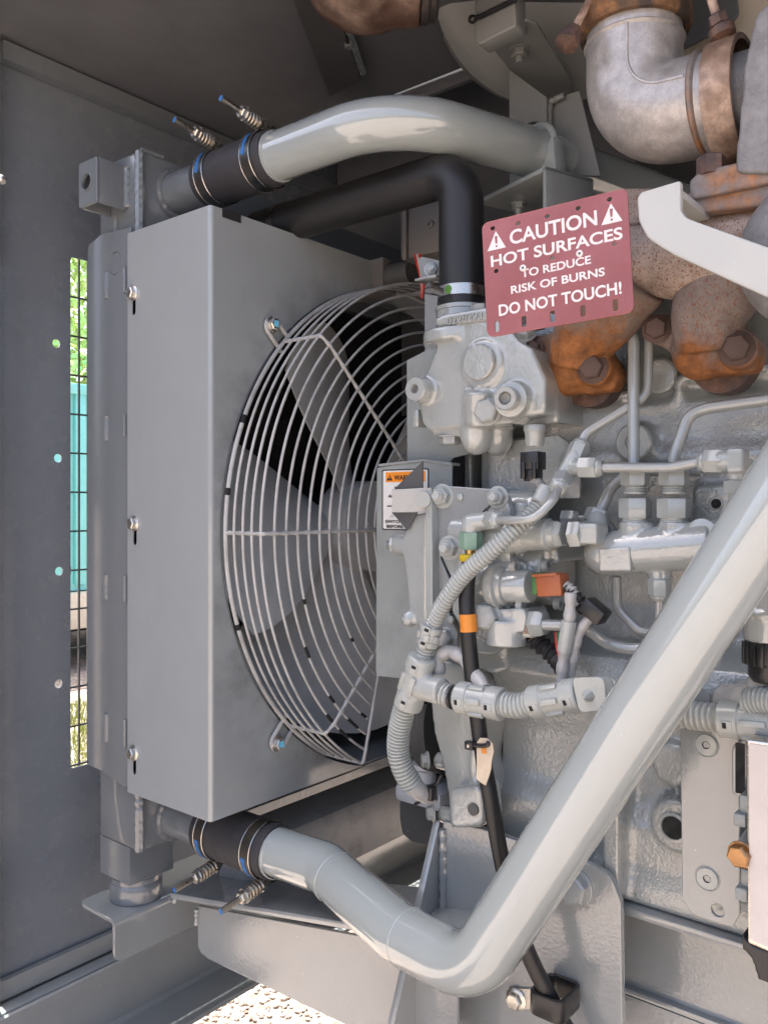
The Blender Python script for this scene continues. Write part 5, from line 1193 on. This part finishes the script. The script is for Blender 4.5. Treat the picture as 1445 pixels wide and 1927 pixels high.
# angle fitting in front of the pump
t_ = thing('angle_fitting', 'bare grey angle fitting with hex nut right of the pump valve', 'fitting', P(1105, 1010, X=.9))
q = P(1108, 1003, X=.905); b = MB(); b.box((q.x - .014, q.y - .016, q.z - .013), (q.x + .014, q.y + .022, q.z + .012), .003); b.cyl(q + Vector((.01, -.006, 0)), P(1122, 975, X=.93), .0125, 20); obj('body', b.cast(.002, 2), M['fit'], t_)
b = MB(); b.lathe([(.015, 0), (.015, .014), (.0135, .016)], align(P(1135, 940, X=.945) - P(1118, 985, X=.935), P(1119, 984, X=.934)), 6); obj('nut', b, M['fit'], t_)
q = P(1085, 1005, X=.90); b = MB(); b.lathe([(.0165, -.006), (.0165, .006), (.015, .008)], align(ax, q), 6); obj('side_nut', b, M['fit'], t_)
# green fitting elbow left
t_ = thing('hose_elbow', 'grey elbow with a mint green nut on top of the black hose', 'fitting', P(885, 1020, X=.87))
q = P(887, 984, X=.87); b = MB(); b.cyl(q, P(922, 979, X=.872), .0115, 20); b.cyl(q, P(885, 1005, X=.87), .012, 20); b.sphere(q, .012); obj('body', b.cast(.002, 3), M['fit'], t_)
b = MB(); b.lathe([(.0148, 0), (.0148, .018), (.0125, .021)], align((0, 0, -1), P(886, 1002, X=.87)), 6); obj('green_nut', b, M['mint'], t_)
b = MB(); b.cyl(P(885, 1028, X=.87), P(885, 1050, X=.87), .0065, 20); obj('brass_stem', b, M['brass'], t_)
b = MB(); b.lathe([(.011, 0), (.013, .001), (.013, .006), (.0115, .009)], align((0, 0, -1), P(884, 1043, X=.87)), 28); obj('yellow_collar', b, M['yellow'], t_)

# ---- rail block with unions
t_ = thing('fuel_rail', 'grey cast fuel rail block with a flat pad and two tall unions', 'fuel rail', P(1200, 1040, X=.93))
rX = .935
A_, B_ = P(1140, 1042, X=rX), P(1345, 1025, X=rX); b = MB(); b.tube([A_.lerp(B_, i / 8) for i in range(9)], .0265, 32)
b.sphere(A_, .0265, 24)
for a in (1197, 1273): q = P(a, 1030, X=rX); b.cyl(q, Vector((rX, q.y, P(a, 982, X=rX).z)), .0195, 28)
q = P(1235, 1030, X=rX); b.cyl(q, Vector((rX, q.y, P(1235, 995, X=rX).z)), .011, 20)
q = P(1320, 1005, X=rX - .01); b.cyl(q + Vector((.03, 0, 0)), q, .0175, 28)
q = P(1241, 1050, X=rX); b.cyl(q, Vector((rX, q.y, P(1241, 1095, X=rX).z)), .0155, 24, .012)
obj('rail_casting', b.cast(.002, 4), M['cast'], t_)
b = MB(); b.plate([rpoly(px2([(1126, 1032), (1185, 1029), (1187, 1075), (1127, 1076)], rX - .028), .003)], FX, rX - .0285, rX - .01, .002); obj('flat_pad', b, M['cast'], t_)
q = P(1322, 1005, X=rX - .012); b = MB(); b.lathe([(.0165, 0), (.0165, .003), (.014, .004), (.001, .003)], align(NX, q), 32); obj('blank_plug', b, M['cast'], t_)
for a in (1195, 1268):
    z0 = P(a, 985, X=rX).z; z1 = P(a, 893, X=rX).z; y = P(a, 940, X=rX).y; k_ = (z1 - z0)
    q = T(rX, y, z0); un = MB(); un.lathe([(.0155, -.004), (.0155, .003), (.0145, .004), (.0145, .007)], q, 28); un = obj('union', un, M['fit'], t_)
    b = MB(); b.lathe([(.0175, .006), (.0185, .008), (.0185, k_ * .62 - .008), (.0170, k_ * .62 - .006)], q, 6); obj('union_hex', b, M['fit'], un)
    pr = [(.0125, k_ * .6)] + [x for i in range(4) for x in ((.0135, k_ * .62 + .001 + i * .0028), (.0118, k_ * .62 + .0024 + i * .0028))]
    b = MB(); b.lathe(pr, q, 24); obj('thread', b, M['fit'], un)
    b = MB(); b.lathe([(.0155, k_ * .78), (.0165, k_ * .80), (.0165, k_ * 1.12), (.0145, k_ * 1.18), (.008, k_ * 1.19)], q, 6); obj('union_nut', b, M['fit'], un)
pr = [(.0105, 0)] + [x for i in range(4) for x in ((.0112, .001 + i * .003), (.0096, .0025 + i * .003))]
b = MB(); b.lathe(pr, align((0, 0, -1), P(1241, 1090, X=rX)), 20); obj('thread', b, M['fit'], t_)

# ================================================================ WIRING HARNESS
def corr(pts, r_, period, label, X=None, m_='conduit', tail=None, step=6):
    p = smooth_path([P(a, c, X=x) for a, c, x in pts], 16); p = resample(p, period / step)
    b = MB(); b.tube(p, r_, 18, True, lambda i, n: r_ * (1.0 if (i % step) in (0, 1, 2) else (.89 if (i % step) in (3, 5) else .81)))
    me = b.mesh('corrugation', 60); return single('wiring_conduit', me, M[m_], label, 'conduit', 'grey corrugated conduits')
corr([(1028, 928, .893), (1012, 955, .885), (965, 1000, .86), (920, 1040, .85), (870, 1085, .848), (832, 1140, .85), (812, 1180, .855)], .0108, .0050, 'grey corrugated conduit arching from the sensor plug down across the pump')
b = MB(); b.tube([P(1032, 918, X=.896), P(1016, 950, X=.886)], .0125, 20); b.tube([P(1040, 925, X=.9), P(1060, 930, X=.92)], .005, 10); single('conduit_cuff', b.cast(.0018, 2), M['conduit'], 'grey end cuff on the conduit below the black sensor plug', 'cuff')
corr([(803, 1212, .855), (796, 1238, .855)], .0112, .0048, 'very short corrugated piece between the clip and the tee connector')
corr([(763, 1326, .855), (752, 1370, .86), (749, 1410, .865), (757, 1445, .87), (775, 1478, .88)], .0150, .0050, 'thick corrugated conduit hanging from the tee connector towards the dark plate')
corr([(829, 1303, .85), (840, 1308, .85), (851, 1312, .85)], .0150, .0058, 'short grey corrugated piece just right of the tee connector')
corr([(851, 1312, .85), (860, 1313, .85), (869, 1313, .85)], .0149, .0058, 'short black unpainted corrugated piece beside the middle connector', m_='black')
corr([(943, 1325, .85), (975, 1328, .85), (1005, 1322, .85)], .0150, .0060, 'short corrugated piece between the two clip connectors')
corr([(1135, 1300, .86), (1180, 1310, .885), (1240, 1332, .91), (1290, 1345, .915), (1358, 1352, .91)], .0155, .0068, 'corrugated conduit passing behind the diagonal pipe to the right connector')
b = MB(); b.tube(smooth_path([P(772, 1474, X=.878), P(790, 1490, X=.89), P(805, 1500, X=.905), P(815, 1503, X=.92)]), .012, 14, True, lambda i, n: .0135 - .006 * i / n); q = single('taped_tail', b, M['tape'], 'taped tail end of the hanging conduit with loose black ties', 'wire')
for pts in ([(800, 1495), (812, 1480), (822, 1475), (830, 1460)], [(806, 1497), (792, 1508), (781, 1514)]):
    b = MB(); b.tube(smooth_path([P(a, c, X=.90) for a, c in pts]), .0022, 8); obj('tie_end', b, M['black'], q)
b = MB(); b.box((-.007, -.006, -.009), (.007, .006, .009), .002, T(P(811, 1493, X=.90))); obj('tie_block', b, M['black'], q)
def clipcon(label, a, c, X, r_, windows=2, name='clip_connector', X2=None, branch=None):
    p, q = P(*a, X=X), P(*c, X=X2 or X); d = (q - p); L = d.length; d.normalize(); fr = align(d, p)
    t_ = thing(name, label, 'connector', p, 'grey snap connectors of the harness')
    b = MB(); b.lathe([(r_ * .92, 0), (r_, .002), (r_, L * .28), (r_ * .93, L * .3), (r_ * .93, L * .7), (r_, L * .72), (r_, L - .002), (r_ * .92, L)], fr, 28)
    if branch: b2, rb = branch; b.cyl(p.lerp(q, .55), b2, rb, 28)
    obj('shell', b if not branch else b.cast(.0018, 3), M['conduit'], t_)
    # locking tabs seen from outside
    view = (-(p + q) / 2).normalized(); view = (view - d * view.dot(d)).normalized(); side = d.cross(view)
    for e in (.16, .84):
        for s_ in (.35,):
            nn = (view * math.cos(s_) + side * math.sin(s_)); cpos = p + d * (L * e) + nn * r_
            fr2 = Matrix(((d.x, nn.cross(d).x, nn.x, cpos.x), (d.y, nn.cross(d).y, nn.y, cpos.y), (d.z, nn.cross(d).z, nn.z, cpos.z), (0, 0, 0, 1)))
            b = MB(); b.box((-.0055, -.0045, -.002), (.0055, .0045, .0008), .0005, fr2); tb = obj('window_frame', b, M['conduit'], t_)
            b = MB(); b.box((-.0035, -.003, .0006), (.0005, .003, .0011), 0, fr2); obj('window', b, M['void'], tb)
    for s_, h_ in ((.15, .0035), (-.75, .003), (1.15, .003)):
        nn = (view * math.cos(s_) + side * math.sin(s_)); cpos = p + d * (L * .5) + nn * r_ * .93
        fr2 = Matrix(((d.x, nn.cross(d).x, nn.x, cpos.x), (d.y, nn.cross(d).y, nn.y, cpos.y), (d.z, nn.cross(d).z, nn.z, cpos.z), (0, 0, 0, 1)))
        b = MB(); b.box((-L * .17, -.0032, -.002), (L * .17, .0032, h_), .0008, fr2); obj('latch', b, M['conduit'], t_)
    return t_
clipcon('grey tee shaped snap connector where the harness branches', (795, 1236), (766, 1332), .85, .0185, branch=(P(833, 1302, X=.848), .0165))
clipcon('grey clip with open prongs on the conduit above the tee connector', (813, 1178), (803, 1214), .853, .0145)
clipcon('grey snap connector in the middle of the horizontal harness', (864, 1312), (946, 1326), .85, .0195)
clipcon('grey snap connector with side wings left of the push pin plate', (1000, 1322), (1092, 1306), .85, .0185)
clipcon('grey snap connector at the right edge above the silver module', (1354, 1352), (1500, 1366), .905, .0195)
b = MB(); b.plate([rpoly(px2([(1075, 1276), (1136, 1274), (1142, 1336), (1090, 1342)], .835), .007)], FX, .835, .8365, .0006); t_ = single('push_pin_plate', b, M['conduit'], 'small pale plastic plate with a push pin beside the diagonal pipe', 'plate')
b = MB(); b.lathe([(.0072, 0), (.006, .004), (.001, .011)], align(NX, P(1107, 1310, X=.835)), 7); obj('push_pin', b, M['conduit'], t_)
# looped taped wire left of the black hose
b = MB(); b.tube(resample(smooth_path([P(825, 1268, X=.87), P(826, 1240, X=.87), P(845, 1226, X=.87), P(872, 1240, X=.868), P(893, 1268, X=.862), P(912, 1298, X=.852)]), .003), .0085, 12, True, lambda i, n: .0086 + .0008 * math.sin(i * .8)); single('taped_wire', b, M['tape'], 'silver taped wire looping left of the black hose into the middle connector', 'wire')
# right hand loom and black connector
b = MB(); b.tube(resample(smooth_path([P(1470, 1300, X=.92), P(1440, 1312, X=.92), P(1415, 1320, X=.92), P(1385, 1322, X=.93), P(1370, 1318, X=.94)]), .003), .02, 18, True, lambda i, n: .012 + .009 * math.sin(min(1, i / n * 1.4) * 2.4)); single('taped_boot', b, M['tape'], 'grey taped loom boot behind the right connector', 'wire')
corr([(1405, 1320, .90), (1440, 1318, .895), (1475, 1326, .89), (1480, 1350, .89)], .0135, .0046, 'fine corrugated conduit curving at the right edge above the connector')
t_ = thing('filter_head', 'grey fuel filter head with a black ribbed plug at the right edge', 'filter head', P(1440, 1200, X=.9))
b = MB(); b.box((.885, P(1520, 1120, X=.885).y, P(1410, 1150, X=.885).z), (.98, P(1412, 1120, X=.885).y, P(1410, 1060, X=.885).z), .006); q = P(1452, 1180, X=.91); b.cyl(q + Vector((0, 0, .02)), q + Vector((0, 0, -.015)), .027, 32); b.cyl(q + Vector((0, 0, .012)), q + Vector((0, 0, .016)), .03, 32); obj('head_casting', b.cast(.0026, 4), M['cast'], t_)
q = P(1455, 1205, X=.91); b = MB(); b.lathe([(.0265, 0), (.028, .003), (.028, .022), (.024, .025), (.024, .036), (.02, .042)], align((0, 0, -1), q), 28); pg = obj('plug', b, M['black'], t_)
for i in range(9):
    a_ = R(120 + 17 * i); cpos = q + Vector((.028 * math.cos(a_), .028 * math.sin(a_), -.013)); b = MB(); b.box((-.002, -.0032, -.011), (.002, .0032, .011), .0007, T(cpos) @ Matrix.Rotation(a_, 4, 'Z')); obj('plug_rib', b, M['black'], pg)
b = MB(); b.tube(resample(smooth_path([P(1450, 1262, X=.91), P(1440, 1280, X=.91), P(1425, 1300, X=.915)]), .003), .013, 12, True, lambda i, n: .013 + .0015 * math.sin(i * 1.1)); obj('taped_lead', b, M['tape'], pg)
b = MB(); b.plate([rpoly(px2([(1280, 1296), (1318, 1294), (1336, 1310), (1338, 1345), (1280, 1350)], .935), .006)], FX, .935, .938, .0006); single('tab_plate', b, M['plate'], 'thin rounded grey tab plate just right of the diagonal pipe', 'plate')

# ================================================================ BLACK HOSE, TAG, CLIP
hX = .862
hp2 = smooth_path([P(885, 1048, X=.87), P(878, 1110, X=.866), P(880, 1180, X=hX), P(887, 1260, X=hX), P(897, 1340, X=hX), P(908, 1420, X=hX), P(924, 1510, X=hX), P(942, 1610, X=.868), P(963, 1700, X=.872), P(990, 1785, X=.876), P(1020, 1850, X=.885), P(1070, 1945, X=.90), P(1100, 2000, X=.90)], 10)
b = MB(); b.tube(hp2, .0098, 24); single('fuel_hose', b, M['hose'], 'black rubber fuel hose running down past the engine mount', 'hose')
def sleeve(pts, r_, m_, label, nm, cat):
    b = MB(); b.tube([P(a, c, X=x) for a, c, x in pts], r_, 28); return single(nm, b, M[m_], label, cat)
sleeve([(880, 1156, hX + .0005), (882, 1189, hX)], .0106, 'orange', 'orange tape band wrapped round the black hose', 'tape_band', 'tape')
t_ = thing('paper_tag', 'torn cream coloured tag tied to the black hose', 'tag', P(910, 1480, X=.85))
tg = px2([(897, 1398), (903, 1389), (917, 1390), (927, 1400), (929, 1415), (925, 1432), (924, 1448), (920, 1462), (914, 1479), (904, 1473), (896, 1466), (897, 1440)], .848)
b = MB(); b.plate([tg], FX, .8475, .8495, .0006); obj('paper', b, M['cream'], t_)
b = MB(); q = P(911, 1413, X=.8472); b.plate([rpoly([(q.y - .004, q.z - .003), (q.y + .003, q.z - .004), (q.y + .004, q.z + .002), (q.y - .002, q.z + .004)], .001)], FX, .8468, .8474, 0); obj('stain', b, M['orange'], t_)
t_ = thing('cable_tie', 'black cable tie holding the cream tag to the hose', 'cable tie', P(900, 1403, X=.85))
b = MB(); b.tube(smooth_path([P(888, 1402, X=.850), P(905, 1404, X=.846), P(917, 1402, X=.846), P(919, 1396, X=.848)]), .0028, 8); obj('strap', b, M['black'], t_)
b = MB(); b.box((-.004, -.0055, -.005), (.004, .0055, .005), .001, T(P(884, 1403, X=.850))); hd = obj('head', b, M['black'], t_)
b = MB(); b.box((-.0046, -.0016, -.0016), (-.0038, .0016, .0016), 0, T(P(884, 1403, X=.850))); obj('head_window', b, M['zinc'], hd)
t_ = thing('hose_clip', 'black rubber cushioned clip bolted to the engine mount round the hose', 'clip', P(1020, 1910, X=.9))
q = P(1034, 1884, X=.888); oc = [(.873, q.y - .023), (.929, q.y - .023), (.929, q.y + .022), (.873, q.y + .022)]
ic = [(.8785, q.y - .0175), (.9235, q.y - .0175), (.9235, q.y + .0165), (.8785, q.y + .0165)]
b = MB(); b.plate([rpoly(oc, .013), rpoly(ic, .009)], T(0, 0, q.z - .016) @ FZ, 0, .027, .0025); obj('cushion', b, M['black'], t_)
b = MB(); b.plate([rpoly(px2([(955, 1860), (1000, 1862), (1000, 1900), (966, 1902)], .927), .002)], FX, .9265, .9295, .0004); obj('tongue', b, M['zinc'], t_)
bolt(t_, P(971, 1881, X=.926), NX, .0105, 'zinc', 'flange')

# ================================================================ CONTROL MODULE AND ITS BRACKET
kX = .925
t_ = thing('module_bracket', 'tall flat grey bracket plate with two countersunk screws and an open hole', 'bracket', (kX, .33, -.48))
hq = P(1350, 1714, X=kX)
b = MB(); b.plate([rpoly(px2([(1279, 1372), (1385, 1366), (1392, 1400), (1392, 1722), (1378, 1748), (1300, 1722), (1283, 1690)], kX), [.002, .002, .002, .006, .012, .014, .012]), circ(hq.y, hq.z, .0068, 24)], FX, kX, kX + .005, .0012); obj('plate', b, M['plate'], t_)
for a, c in ((1329, 1402), (1331, 1654)):
    q = P(a, c, X=kX); b = MB(); b.lathe([(.0118, 0), (.0118, .0012), (.011, .0018), (.0043, .0018)], align(NX, q), 36, False); s_ = obj('screw', b, M['fit'], t_)
    b = MB(); b.lathe([(.0043, .0018), (.004, -.003), (.0004, -.003)], align(NX, q), 6, False); obj('hex_recess', b, M['midgrey'], s_)
    b = MB(); b.lathe([(.0124, .0003), (.0130, .0007), (.0136, .0003)], align(NX, q), 36, False); obj('countersink_rim', b, M['fit'], s_)
b = MB(); b.plate([rpoly(px2([(1376, 1412), (1380, 1402), (1405, 1388), (1405, 1500), (1380, 1498), (1376, 1490)], kX - .022), .003)], FX, kX - .022, kX - .001, .002); obj('tab', b, M['plate'], t_)
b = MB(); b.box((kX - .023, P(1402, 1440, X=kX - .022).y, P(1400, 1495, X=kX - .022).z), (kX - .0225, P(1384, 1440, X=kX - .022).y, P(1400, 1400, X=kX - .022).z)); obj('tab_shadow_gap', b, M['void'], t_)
t_ = thing('control_module', 'silver faced electronic control module at the lower right edge', 'module', (.87, .2, -.5))
eX = .862
b = MB(); b.plate([rpoly(px2([(1404, 1392), (1600, 1420), (1600, 1860), (1407, 1776)], eX), .002)], FX, eX, .915, .002); obj('case', b, M['zinc'], t_)
b = MB(); b.plate([rpoly(px2([(1408, 1399), (1600, 1428), (1600, 1850), (1411, 1769)], eX - .001), .003)], FX, eX - .0012, eX, .0004); obj('face_label', b, plain('pale_pinkish_module_face', (.50, .455, .435), .42, var=.05), t_)
b = MB(); b.prism(rpoly(px2([(1396, 1752), (1406, 1775), (1600, 1862), (1600, 1960), (1440, 1850), (1425, 1845), (1415, 1806), (1397, 1788)], eX + .002), .003), FX, eX + .002, .91); obj('connector_block', b.cast(.0024, 2), M['black'], t_)
for a, c in ((1396, 1545), (1399, 1685)):
    q = P(a, c, X=eX + .012); b = MB(); b.box((q.x - .002, q.y - .004, q.z - .0065), (q.x + .03, q.y + .008, q.z + .0065), .002); b.box((q.x + .004, q.y - .008, q.z + .0062), (q.x + .03, q.y + .004, q.z + .024), .002); obj('mounting_ear', b, M['sheet'], t_)
q = P(1388, 1616, X=.853); bolt(t_, q + Vector((.012, 0, 0)), (-1, .15, -.05), .0115, 'goldbolt', 'hex', roll=.2)
b = MB(); b.cyl(q + Vector((.012, 0, 0)), q + Vector((.06, 0, .005)), .0095, 20); obj('stand_off', b, M['sheet'], t_)
